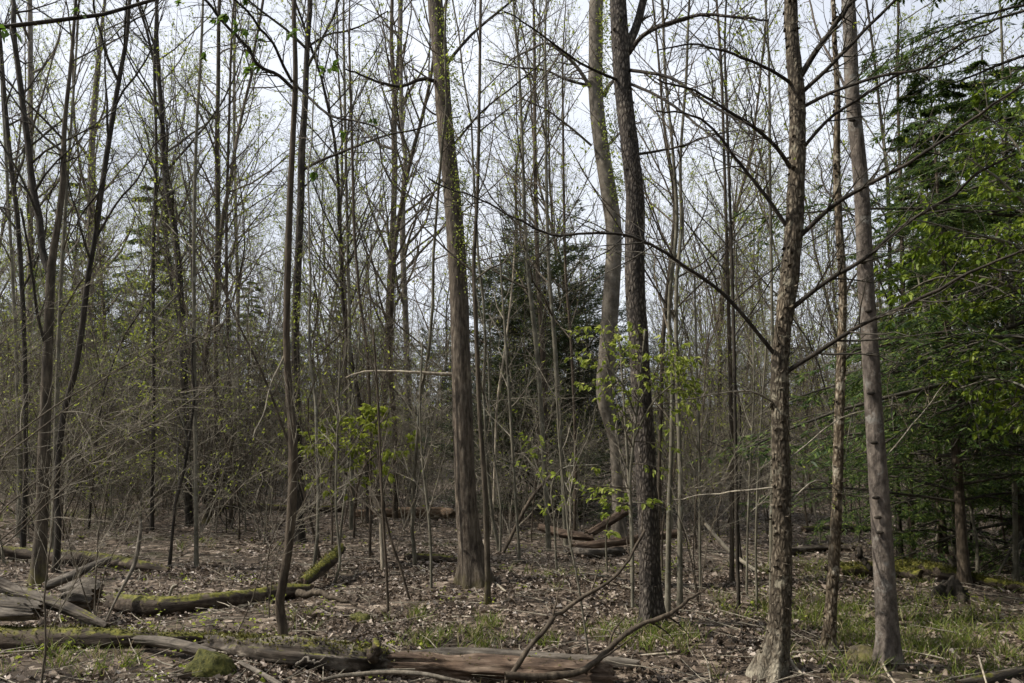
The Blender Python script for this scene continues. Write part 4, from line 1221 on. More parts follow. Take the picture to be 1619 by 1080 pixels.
arching('grey arching shrub whose long thin stems slant up across the dark brush', 51,
        [([(-90, 930), (-40, 760), (0, 705), (110, 628), (240, 555), (330, 492), (420, 452)], 5.6, 7.0, 7, 2),
         ([(-90, 930), (-50, 790), (0, 730), (90, 660), (200, 578), (300, 545), (400, 480)], 5.6, 6.4, 6, 1.8),
         ([(-90, 930), (-30, 850), (20, 790), (120, 720), (240, 665), (330, 610), (410, 545)], 5.6, 6.6, 6, 1.8),
         ([(-90, 930), (-60, 700), (0, 548), (40, 520), (70, 490), (130, 460)], 5.6, 6.0, 6, 1.8),
         ([(-90, 930), (-20, 870), (60, 800), (130, 690), (240, 640), (360, 600)], 5.6, 5.4, 5, 1.6),
         ([(-90, 930), (-40, 900), (20, 850), (100, 775), (190, 700), (290, 655)], 5.6, 5.0, 5, 1.6)])
arching('thin grey twiggy shrub arching low beside the bleached bent stem', 52,
        [([(150, 985), (152, 900), (165, 800), (200, 700), (260, 640)], 6.6, 6.8, 5, 1.6), ([(150, 985), (170, 890), (230, 800), (300, 760), (370, 735)], 6.6, 7.2, 4, 1.5),
         ([(150, 985), (120, 880), (100, 780), (130, 690), (190, 620)], 6.6, 6.2, 4, 1.5)])
arching('thin dark shrub leaning beside the kinked foot of the front stem', 53,
        [([(425, 975), (432, 900), (450, 850), (490, 780), (520, 720), (545, 640)], 6.7, 7.2, 4, 1.5), ([(375, 1000), (395, 950), (420, 880), (470, 830), (540, 780)], 6.7, 7.0, 4, 1.5),
         ([(425, 975), (420, 890), (440, 800), (460, 700), (450, 600)], 6.7, 6.4, 4, 1.5)])
arching('grey twiggy shrub spreading flat twigs before the flaky tan tree', 54,
        [([(1105, 960), (1098, 880), (1110, 800), (1150, 760), (1215, 745)], 7.4, 7.0, 4, 1.5), ([(1105, 960), (1090, 860), (1075, 800), (1100, 770), (1180, 775)], 7.4, 6.8, 4, 1.5), ([(1105, 960), (1120, 850), (1160, 720), (1200, 640)], 7.4, 7.6, 4, 1.5)])
arching('slender foreground wand shrub before the mossy log end', 55,
        [([(66, 1085), (70, 1000), (72, 920), (76, 850), (85, 760)], 5.35, 5.5, 7, 3), ([(66, 1085), (90, 990), (130, 920), (170, 850)], 5.35, 5.5, 3, 1.5)])


# ------------------------------------------------------------------ logs, stumps, snags
def log(label, poly, D, mat, seed, name='log', sides=18, rings=60, rough=0.10, stubs=(), endmat='rot', lift=0.0, group=None, cat='log', moss=0, taper_tip=False):
    """poly (px,py,width): centre line of the log. D: list of distances or None (rests on the ground)"""
    rng = np.random.default_rng(seed)
    W, R = [], []
    for k, (px, py, w) in enumerate(poly):
        if D is None:
            g = gpt(px, py + w * 0.45)
            d = g[1]
        else:
            d = D if np.isscalar(D) else D[k]
        p = pt(px, py, d)
        r = rad_of(w, py, d)
        if D is None:
            p[2] = gz(p[0], p[1]) + r * (0.75 if d < 8.5 else 1.05) + lift
        W.append(p)
        R.append(r)
    W = np.array(W)
    c = catmull(np.column_stack([W, R]), rings)
    cv, r = c[:, :3], c[:, 3]
    org = cv[0].copy()
    org[2] = float(gz(org[0], org[1]))
    ax = norm(cv[-1] - cv[0])
    T = norm(np.gradient(cv, axis=0))
    U = norm(np.cross(T, np.array([0, 0, 1.0])))
    Vv = np.cross(U, T)
    a = np.arange(sides) / sides * 2 * math.pi
    s_ = np.concatenate([[0], np.cumsum(np.linalg.norm(np.diff(cv, axis=0), axis=1))])
    q = np.stack([np.cos(a)[None] * 1.6 * np.ones((rings, 1)), np.sin(a)[None] * 1.6 * np.ones((rings, 1)), (s_[:, None] * 2.2) * np.ones((1, sides))], -1)
    sc_ = 1 + rough * 2.4 * (fbm(q, seed, 3) - 0.5) + rough * 1.5 * (vnoise(q * np.array([4, 4, 0.5]), seed + 3) - 0.5) - rough * 0.9 * np.clip(0.16 - np.abs(vnoise(q * np.array([2.6, 2.6, 0.25]), seed + 8) - 0.5), 0, 1) * 4
    RR = r[:, None] * sc_
    V = cv[:, None] + (U[:, None] * np.cos(a)[None, :, None] + Vv[:, None] * np.sin(a)[None, :, None]) * RR[..., None]
    # ragged broken ends
    V[0] += T[0] * (rng.normal(0, 0.35, (sides, 1)) * r[0])
    V[-1] += T[-1] * (rng.normal(0, 0.35, (sides, 1)) * r[-1])
    V = V.reshape(-1, 3)
    i = (np.arange(rings - 1) * sides)[:, None]
    k = np.arange(sides)[None]
    k2 = (np.arange(sides) + 1)[None] % sides
    F = np.stack([i + k, i + k2, i + sides + k2, i + sides + k], -1).reshape(-1, 4)
    # put the grain along the object's own x axis
    ang = math.atan2(ax[1], ax[0])
    ca, sa = math.cos(-ang), math.sin(-ang)
    Rm = np.array([[ca, -sa, 0], [sa, ca, 0], [0, 0, 1]])

    def loc(v):
        return (np.asarray(v) - org) @ Rm.T
    root = empty(name, org, label, cat, group)
    root.rotation_euler = (0, 0, ang)
    link('bark', mesh('bark', [(loc(V), F)], M[mat]), root)
    for e, s0 in ((0, 0), (rings - 1, (rings - 1) * sides)):
        ring = V[s0:s0 + sides]
        cen = ring.mean(0) + T[e] * (0.25 * r[e]) * (1 if e == 0 else -1)
        mid = ring * 0.5 + cen * 0.5 + T[e] * rng.normal(0, 0.25, (sides, 1)) * r[e]
        VV = np.vstack([ring, mid, cen[None]])
        kk = np.arange(sides)
        F1 = np.stack([kk, (kk + 1) % sides, sides + (kk + 1) % sides, sides + kk], -1)
        F2 = np.stack([sides + kk, sides + (kk + 1) % sides, np.full(sides, 2 * sides)], -1)
        link('broken_end', mesh('broken_end', [(loc(VV), F1), (loc(VV), F2)], M[endmat]), root)
    for (pl, w0, w1, d0, d1, mt) in stubs:
        Wp = np.array([pt(px, py, d0 + (d1 - d0) * kq / (len(pl) - 1)) for kq, (px, py) in enumerate(pl)])
        b = catmull(Wp, 26)
        b += np.cumsum(rng.normal(0, 0.007, b.shape), 0)
        rr = np.linspace(rad_of(w0, pl[0][1], d0), rad_of(w1, pl[-1][1], d1), 26) * (1 + 0.12 * rng.normal(0, 1, 26))
        b = np.vstack([b, b[-1:] + (b[-1:] - b[-2:-1]) * 0.2])
        rr = np.append(rr, rr[-1] * 0.2)
        vb, fb = tubes(b, rr, 9)
        sp_ = [(loc(vb), fb)]
        if np.linalg.norm(b[-1] - b[0]) > 0.8:
            tb, tr, tl = spawn(b[None], rr[None], 7, 0.3, 0.98, 0.35, (30, 65), rng, 0.02, 0.16, 5, 0.5, 0.003)
            tv, tf = tubes(tb, tr, 4)
            sp_.append((loc(tv), tf))
        link('branch_stub', mesh('branch_stub', sp_, M[mt]), root)
    if moss:
        # cushions of moss proud of the upper side
        N = moss
        ii = rng.integers(1, rings - 2, N)
        aa = math.pi / 2 + rng.normal(0, 0.55, N)
        p = cv[ii] + (U[ii] * np.cos(aa)[:, None] + Vv[ii] * np.sin(aa)[:, None]) * r[ii][:, None] * 1.02
        d = norm(rng.normal(0, 1, (N, 3)) * np.array([1, 1, 0.5]) + np.array([0, 0, 0.8]))
        lf = leaves(p + rng.normal(0, 0.008, (N, 3)), d, rng.uniform(0.012, 0.035, N), rng, 0.5, full=False)
        tag(link('moss', mesh('moss', [(loc(lf[0]), lf[1])], M['mossleaf'], False), root), kind='stuff')
    return root


M['mossleaf'] = leafmat('moss_tips', [(0.0, (0.035, 0.037, 0.008)), (0.5, (0.085, 0.085, 0.018)), (1.0, (0.17, 0.15, 0.035))], 0.3)

log('long rotten log with peeling grey bark and moss lying across the foreground',
    [(330, 1016, 26), (380, 1022, 34), (430, 1028, 42), (480, 1034, 46), (540, 1040, 46), (585, 1044, 44), (612, 1047, 34)],
    None, 'logwood', 61, sides=40, rings=130, rough=0.26, moss=1300,
    stubs=[([(500, 1034), (505, 1016), (507, 1010)], 15, 10, 5.9, 5.95, 'rot'), ([(590, 1040), (594, 1026), (597, 1018)], 18, 12, 5.8, 5.85, 'logmoss'),
           ([(470, 1050), (490, 1036), (505, 1022)], 6, 3, 5.75, 5.7, 'loggrey')])
log('reddish rotten barkless log with two long dead limbs curving up from it',
    [(606, 1048, 36), (660, 1051, 42), (720, 1054, 42), (800, 1059, 42), (880, 1063, 42), (940, 1067, 42), (968, 1070, 34)],
    None, 'logbare', 161, sides=44, rings=150, rough=0.34, moss=120,
    stubs=[([(800, 1084), (815, 1058), (836, 1028), (860, 998), (875, 980), (892, 964), (920, 945), (955, 920), (985, 902), (1005, 880), (1022, 852), (1038, 824)], 9, 4, 5.55, 5.9, 'brown'),
           ([(800, 1066), (850, 1072), (905, 1068), (935, 1052), (955, 1030), (985, 1004), (1020, 982), (1060, 962), (1090, 946), (1112, 934)], 13, 5, 5.5, 6.0, 'brown')])
log('split grey log lying just behind the foreground log', [(650, 1036, 16), (720, 1034, 20), (800, 1036, 20), (880, 1040, 18), (960, 1046, 20), (1010, 1050, 15)], None, 'loggrey', 62, sides=22, rings=80, rough=0.2)
log('smooth dark grey branch log resting on the mossy end of the foreground log', [(214, 1011, 14), (250, 1014, 17), (290, 1022, 18), (340, 1036, 15)], [6.3, 6.25, 6.15, 6.0], 'loggrey', 63, sides=28, rings=70, rough=0.2)
log('flat mossy log at the frame corner sunk in grass', [(-60, 1008, 40), (20, 1010, 38), (90, 1008, 36), (160, 1008, 32), (235, 1010, 24), (330, 1010, 18), (410, 1012, 13)], None, 'logmoss', 64, sides=26, rings=90, rough=0.18, moss=900)
log('dark brown log with a mossy end lying in the middle leaf litter', [(176, 950, 26), (225, 957, 32), (280, 957, 30), (340, 950, 28), (400, 944, 26), (450, 938, 24), (490, 935, 18)], None, 'logmoss', 65, sides=24, rings=80, rough=0.14, moss=300,
    stubs=[([(470, 936), (500, 932), (525, 940), (560, 955)], 12, 4, 8.05, 7.7, 'brown')])
log('low mossy log behind the mossy footed trunk', [(-40, 872, 20), (40, 878, 20), (110, 884, 22), (170, 889, 22), (220, 896, 18), (266, 903, 9)], None, 'logmoss', 66, rings=60, rough=0.14, moss=250)
log('short log furred with bright green moss beyond the close pair', [(478, 922, 16), (500, 905, 20), (522, 886, 20), (540, 866, 14)], [8.9, 9.4, 9.8, 10.2], 'logverymossy', 67, rings=40, rough=0.12, moss=420)
log('weathered grey fallen root sweeping down in the corner', [(-40, 906, 20), (10, 928, 22), (55, 946, 20), (95, 958, 18), (135, 974, 15), (168, 990, 8)], [7.0, 6.9, 6.75, 6.65, 6.5, 6.4], 'logwood', 68, sides=36, rings=110, rough=0.38)
log('pale barkless log end poking in at the frame edge', [(-60, 962, 34), (-10, 960, 36), (30, 962, 34), (62, 966, 26)], [6.9, 6.75, 6.6, 6.55], 'loggrey', 69, sides=36, rings=40, rough=0.34, moss=90)
log('grey broken branch propped against the mossy footed trunk', [(70, 928, 15), (110, 912, 14), (145, 896, 13), (172, 884, 9)], [7.4, 7.5, 7.6, 7.7], 'loggrey', 70, sides=14, rings=40, rough=0.12)
log('grey lichen covered boulder like log butt behind the grey root', [(100, 944, 30), (125, 940, 44), (150, 944, 36)], [7.4, 7.4, 7.4], 'loggrey', 71, sides=36, rings=40, rough=0.5)
log('short reddish barkless log lying behind the ridged trunk', [(556, 815, 14), (600, 814, 17), (640, 813, 19), (690, 813, 20), (716, 814, 18)], None, 'logred', 72, rings=60, rough=0.14)
log('far dark mossy log behind the reddish one', [(330, 803, 9), (400, 802, 10), (480, 803, 12), (540, 805, 10)], None, 'logmoss', 73, rings=40, rough=0.1)
log('thin mossy log lying flat by the ridged trunk foot', [(640, 884, 9), (670, 883, 10), (700, 884, 11), (724, 886, 8)], None, 'logmoss', 74, rings=30, rough=0.14, moss=80)
log('brown fallen limb lying level behind the dark flaky trunk', [(852, 833, 12), (880, 842, 14), (910, 847, 14), (938, 850, 12)], [12.4, 12.3, 12.1, 12.0], 'logbare', 75, sides=24, rings=50, rough=0.22)
log('straight brown broken limb propped slanting on the level fallen one', [(928, 846, 12), (950, 833, 14), (972, 819, 14), (994, 806, 11)], [12.0, 12.15, 12.3, 12.5], 'logbare', 175, sides=24, rings=50, rough=0.22)
log('brown fallen limb lowest in the heap, with a sunlit end past the dark flaky trunk', [(905, 866, 12), (945, 861, 14), (985, 855, 14), (1025, 849, 13), (1072, 843, 13)], [11.4, 11.5, 11.7, 11.9, 12.0], 'logbare', 76, sides=24, rings=50, rough=0.22)
log('rotten splintered log under the crossed brown limbs', [(900, 872, 12), (940, 876, 14), (985, 872, 12)], None, 'loggrey', 77, rings=36, rough=0.25)
log('thick moss covered log beside the straight grey trunk', [(1326, 904, 19), (1370, 904, 22), (1420, 906, 23), (1455, 912, 19)], None, 'logverymossy', 78, rings=50, rough=0.14, moss=1500,
    stubs=[([(1376, 902), (1366, 888), (1357, 874)], 9, 7, 9.7, 9.7, 'dark')])
log('long moss covered log reaching from the straight trunk to the clear hemlock trunk', [(1392, 892, 18), (1440, 898, 21), (1490, 908, 23), (1535, 917, 20), (1580, 926, 17), (1640, 936, 16)], None, 'logverymossy', 79, rings=70, rough=0.14, moss=1800)
log('dark log lying behind the slim crooked tree', [(1245, 874, 12), (1285, 868, 13), (1330, 866, 11), (1350, 868, 8)], None, 'logwood', 80, rings=40, rough=0.15)
log('far mossy log seen past the slim crooked tree', [(1270, 838, 9), (1330, 836, 11), (1390, 836, 11)], None, 'logmoss', 81, rings=40, rough=0.15)
log('dark log cut off by the bottom corner of the frame', [(1515, 1082, 14), (1560, 1074, 18), (1600, 1066, 20), (1660, 1056, 20)], None, 'logwood', 82, rings=40, rough=0.12)
log('thin dark pole lying along the bottom edge between the tan tree and the grey trunk', [(1190, 1075, 7), (1260, 1070, 7), (1340, 1068, 8), (1400, 1074, 6)], None, 'brown', 83, rings=40, rough=0.12)
log('pale peeled stick lying in front of the foreground log', [(500, 1079, 4), (530, 1070, 6), (570, 1066, 7), (620, 1063, 7), (670, 1066, 7), (710, 1074, 6), (760, 1085, 5)], [5.55, 5.55, 5.55, 5.55, 5.5, 5.45, 5.4], 'greywood', 84, rings=50, rough=0.08)
log('tangled grey root sticks beside the moss hummock', [(380, 1048, 6), (400, 1058, 8), (425, 1072, 8), (455, 1090, 7)], [5.75, 5.65, 5.5, 5.35], 'loggrey', 85, rings=40, rough=0.2)

STICKS = [
    ('pale stick standing at an angle by the bottom corner log', [(1547, 1036, 3), (1553, 1058, 3), (1562, 1088, 3)], [5.6, 5.5, 5.35], 'bleached'),
    ('pale stick leaning at the foot of the straight grey trunk', [(1396, 1050, 4), (1404, 1066, 4), (1416, 1082, 4)], [5.75, 5.6, 5.45], 'bleached'),
    ('pale short stick at the foot of the flaky tan tree', [(1245, 1036, 5), (1256, 1054, 5), (1268, 1066, 4)], [5.85, 5.75, 5.65], 'bleached'),
    ('pale stick against the dark root ball', [(1505, 938, 3), (1520, 943, 4), (1536, 951, 4)], [8.35, 8.3, 8.2], 'bleached'),
    ('thin pale stick lying by the grass tuft', [(1012, 1036, 3), (1040, 1034, 4), (1072, 1031, 4)], None, 'bleached'),
    ('long thin stick lying before the mossy logs', [(1365, 985, 5), (1420, 978, 6), (1470, 970, 6), (1520, 966, 4)], None, 'brown'),
    ('bent thin stick lying by the mossy footed dark stem', [(778, 918, 3), (790, 928, 4), (800, 936, 3)], None, 'twiggrey'),
    ('pale broken slab leaning on the ridged trunk', [(757, 853, 5), (764, 859, 7), (769, 864, 6)], [9.6, 9.5, 9.5], 'bleached'),
    ('thin stick lying in the litter before the ridged trunk', [(700, 976, 3), (730, 975, 4), (760, 976, 3)], None, 'twiggrey'),
    ('dark stick lying in the litter near the kinked stem foot', [(360, 1000, 4), (380, 1000, 5), (405, 1004, 4)], None, 'brown'),
    ('curved grey stick in front of the low mossy log', [(262, 962, 4), (272, 930, 5), (280, 925, 4)], [7.9, 7.9, 7.9], 'twiggrey'),
    ('thin grey stick lying by the hemlock roots', [(1535, 965, 3), (1580, 962, 4), (1625, 968, 4)], None, 'twiggrey'),
]
for k, (lb, poly, D, mt) in enumerate(STICKS):
    log(lb, poly, D, mt, 300 + k, name='stick', sides=8, rings=16, rough=0.08, cat='stick')

# slanting dead wood between the trees
SL = [
    ('bleached bent dead stem rising from the middle log', [(166, 985, 3), (185, 945, 4), (203, 912, 6), (213, 890, 6.5), (220, 855, 6.5), (222, 825, 5), (214, 806, 3)], [7.2, 7.3, 7.4, 7.5, 7.55, 7.6, 7.6], 'greywood'),
    ('dark broken pole leaning before the brown fallen limbs', [(795, 875, 6), (830, 805, 6), (850, 775, 6), (872, 752, 6)], [11.0, 11.1, 11.2, 11.3], 'brown'),
    ('pale pole leaning through the wands', [(1115, 828, 5), (1150, 868, 6), (1180, 892, 6), (1200, 905, 5)], [10.6, 10.4, 10.2, 10.0], 'twiggrey'),
    ('slanting grey pole propped beside the edge trunk past the stump', [(1586, 892, 5), (1605, 868, 5), (1630, 845, 5)], [10.6, 10.6, 10.6], 'twiggrey'),
]
for k, (lb, poly, D, mt) in enumerate(SL):
    log(lb, poly, D, mt, 330 + k, name='dead_pole', sides=10, rings=30, rough=0.1, cat='dead pole')

# the snapped snag
log('snapped sapling snag with bright splintered wood', [(606, 905, 9), (604, 850, 9), (602, 815, 9), (592, 790, 8), (582, 768, 4)], [10.4, 10.4, 10.4, 10.35, 10.3], 'bleached', 340, name='snag', sides=10, rings=40, rough=0.2, cat='snag',
    stubs=[([(599, 808), (588, 800), (580, 794)], 5, 2, 10.35, 10.2, 'bleached')])


def stump(label, px, py, r, h, mat, seed, topmat='rot'):
    rng = np.random.default_rng(seed)
    p = gpt(px, py)
    n, sides = 12, 24
    cv = np.column_stack([np.zeros(n), np.zeros(n), np.linspace(-0.05, h, n)])
    rr = r * np.linspace(1.15, 0.95, n)
    V, F = trunk_geometry(cv, rr, sides, rng, 0.12, 0.35, 5, seed=seed)
    V[-sides:, 2] += rng.normal(0, 0.06 * h, sides)
    root = empty('stump', p, label, 'stump')
    link('bark', mesh('bark', [(V, F)], M[mat]), root)
    ring = V[-sides:]
    cen = ring.mean(0) - np.array([0, 0, 0.1 * h])
    VV = np.vstack([ring, ring * 0.55 + cen * 0.45 + rng.normal(0, 0.03 * h, (sides, 3)), cen[None]])
    kk = np.arange(sides)
    F1 = np.stack([kk, (kk + 1) % sides, sides + (kk + 1) % sides, sides + kk], -1)
    F2 = np.stack([sides + kk, sides + (kk + 1) % sides, np.full(sides, 2 * sides)], -1)
    link('cut_top', mesh('cut_top', [(VV, F1), (VV, F2)], M[topmat]), root)


def mound(name, label, px, py, rx, ry, h, mat, seed, cat):
    rng = np.random.default_rng(seed)
    p = gpt(px, py)
    nu, nv = 32, 14
    th = np.linspace(0, math.pi * 0.62, nv)[:, None]
    ph = (np.arange(nu) / nu * 2 * math.pi)[None]
    d = np.stack([np.sin(th) * np.cos(ph), np.sin(th) * np.sin(ph), np.cos(th) * np.ones_like(ph)], -1)
    s = 1 + (1.5 if cat == 'root ball' else 0.7) * (fbm(d * (3.2 if cat == 'root ball' else 2.2) + seed, seed, 4) - 0.5)
    V = (d * s[..., None] * np.array([rx, ry, h])).reshape(-1, 3)
    i = (np.arange(nv - 1) * nu)[:, None]
    k = np.arange(nu)[None]
    k2 = (np.arange(nu) + 1)[None] % nu
    F = np.stack([i + k, i + nu + k, i + nu + k2, i + k2], -1).reshape(-1, 4)
    o = link(name, mesh(name, [(V, F)], M[mat]), None, p)
    return tag(o, label, cat)


stump('low cut stump with a flat top beyond the mossy logs', 1506, 903, 0.13, 0.20, 'logwood', 90)
mound('root_ball', 'dark upturned root ball in front of the hemlock trunk', 1502, 950, 0.17, 0.14, 0.19, 'dark', 91, 'root ball')
mound('moss_hummock', 'round moss hummock in front of the foreground log', 335, 1068, 0.17, 0.15, 0.15, 'moss', 92, 'moss hummock')
mound('moss_hummock', 'small brown green moss hummock in the open litter', 568, 982, 0.12, 0.10, 0.08, 'moss', 93, 'moss hummock')
mound('moss_hummock', 'mossy mound at the foot of the sunlit tan trunk', 1432, 893, 0.45, 0.3, 0.10, 'moss', 94, 'moss hummock')
mound('moss_hummock', 'mossy root mound beside the straight grey trunk foot', 1372, 1046, 0.16, 0.14, 0.10, 'mossbark', 95, 'moss hummock')

# ------------------------------------------------------------------ stuff: far wood, brush, grass, leaf litter
rf = np.random.default_rng(9)


def far_wood():
    N = 440
    px = rf.uniform(-200, 1820, N)
    D = np.sqrt(rf.uniform(42 ** 2, 135 ** 2, N))
    x = D * (px - W0 / 2) / FPX / CT
    z = gz(x, D)
    H = rf.uniform(7, 14, N)
    K = 7
    P = np.zeros((N, K, 3))
    P[:, 0] = np.stack([x, D, z - 0.2], -1)
    d = norm(np.stack([rf.normal(0, 0.04, N), rf.normal(0, 0.04, N), np.ones(N)], -1))
    for k in range(1, K):
        d = norm(d + rf.normal(0, 0.04, (N, 3)))
        P[:, k] = P[:, k - 1] + d * (H / (K - 1))[:, None]
    R = rf.uniform(0.035, 0.10, N)[:, None] * np.linspace(1, 0.15, K)[None]
    B1, R1, L = spawn(P, R, 16, 0.05, 0.98, H * 0.28, (25, 65), rf, 0.09, 0.1, 4, 0.45, 0.020)
    B2, R2, L2 = spawn(B1, R1, 3, 0.2, 0.97, L * 0.7, (28, 60), rf, 0.05, 0.1, 3, 0.6, 0.022)
    lf = []
    for N2, mi in ((30000, 1), (34000, 2)):
        idx = rf.integers(0, len(B2), N2)
        p, T = at(B2[idx], rf.uniform(0.2, 1, N2))
        lf.append(leaves(p, norm(T + rf.normal(0, 0.7, (N2, 3))), rf.uniform(0.10, 0.24, N2), rf, full=False) + (mi,))
    # unseen evergreens added behind and beside the camera to cut the sky light
    phi = np.radians(rf.uniform(48, 238, 150))
    dd = rf.uniform(7, 26, 150)
    xs_, ys_ = dd * np.sin(phi), dd * np.cos(phi)
    ok = (xs_ > 0.78 * ys_ + 3.5) | (ys_ < -3)
    xs_, ys_ = xs_[ok], ys_[ok]
    n_ = len(xs_)
    h_ = rf.uniform(9, 15, n_)
    PA = np.zeros((n_, 5, 3))
    for k in range(5):
        PA[:, k] = np.stack([xs_, ys_, gz(xs_, ys_) - 0.2 + h_ * k / 4], -1) + rf.normal(0, 0.1, (n_, 3))
    RA = np.linspace(1, 0.15, 5)[None] * rf.uniform(0.08, 0.15, n_)[:, None]
    BA, RB, LA = spawn(PA, RA, 26, 0.15, 0.98, 2.6, (60, 95), rf, -0.01, 0.08, 4, 0.3, 0.012, lt=0.7)
    idx = np.repeat(np.arange(len(BA)), 14)
    p, T = at(BA[idx], rf.uniform(0.15, 1, len(idx)))
    la = leaves(p, norm(T + rf.normal(0, 0.8, (len(idx), 3))), rf.uniform(0.25, 0.55, len(idx)), rf, full=False)
    lf += [tubes(PA, RA, 6) + (0,), tubes(BA, RB, 3) + (0,), la + (3,)]
    tag(link('forest', mesh('forest', [tubes(P, R, 5), tubes(B1, R1, 3), tubes(B2, R2, 3)] + lf, [M['twig'], M['bud'], M['deadleaf'], M['hemlock']])),
        'distant bare wood closing off the view between the trunks, with unseen added shade trees', 'wood', None, 'stuff')


far_wood()


def brush():
    N = 1800
    px = rf.uniform(-120, 1740, N)
    D = 18 + 32 * rf.power(1.3, N)
    x = D * (px - W0 / 2) / FPX / CT
    dens = 0.55 + 0.45 * np.sin(x * 0.9 + 1) * np.sin(D * 0.5)
    lft = np.where(px < 520, 1.0, np.where(px < 980, 0.8, 0.65))
    keep = rf.uniform(0, 1, N) < np.clip(dens * lft + 0.15, 0, 1) * np.where(D < 13, 0.45, 1.0)
    x, D = x[keep], D[keep]
    N = len(x)
    z = gz(x, D)
    H = rf.uniform(1.2, 5.6, N)
    K = 6
    P = np.zeros((N, K, 3))
    P[:, 0] = np.stack([x, D, z - 0.03], -1)
    d = norm(np.stack([rf.normal(0, 0.25, N), rf.normal(0, 0.25, N), np.ones(N)], -1))
    for k in range(1, K):
        d = norm(d + rf.normal(0, 0.10, (N, 3)) + np.array([0, 0, 0.04]))
        P[:, k] = P[:, k - 1] + d * (H / (K - 1))[:, None]
    R = (rf.uniform(0.005, 0.012, N) * (0.6 + D / 40))[:, None] * np.linspace(1, 0.25, K)[None]
    B1, R1, L = spawn(P, R, 7, 0.15, 0.98, H * 0.32, (30, 75), rf, 0.02, 0.14, 4, 0.6, 0.005)
    B2, R2, L2 = spawn(B1, R1, 3, 0.2, 0.97, L * 0.5, (30, 65), rf, 0.0, 0.14, 3, 0.7, 0.005)
    q = rf.uniform(0, 1, N) < 0.45
    q1 = np.repeat(q, 7)
    q2 = np.repeat(q1, 3)
    N2 = 9000
    idx = rf.integers(0, len(B2), N2)
    p, T = at(B2[idx], rf.uniform(0.3, 1, N2))
    lf = leaves(p, norm(T + rf.normal(0, 0.7, (N2, 3))), rf.uniform(0.03, 0.06, N2), rf, full=False)
    parts = []
    for mi, s0, s1, s2 in ((0, q, q1, q2), (1, ~q, ~q1, ~q2)):
        parts += [tubes(P[s0], R[s0], 4) + (mi,), tubes(B1[s1], R1[s1], 3) + (mi,), tubes(B2[s2], R2[s2], 3) + (mi,)]
    tag(link('undergrowth', mesh('undergrowth', parts + [lf + (2,)], [M['twiggrey'], M['twig'], M['bud']])),
        'tangle of thin bare brush filling the space between the trees', 'brush', None, 'stuff')


brush()


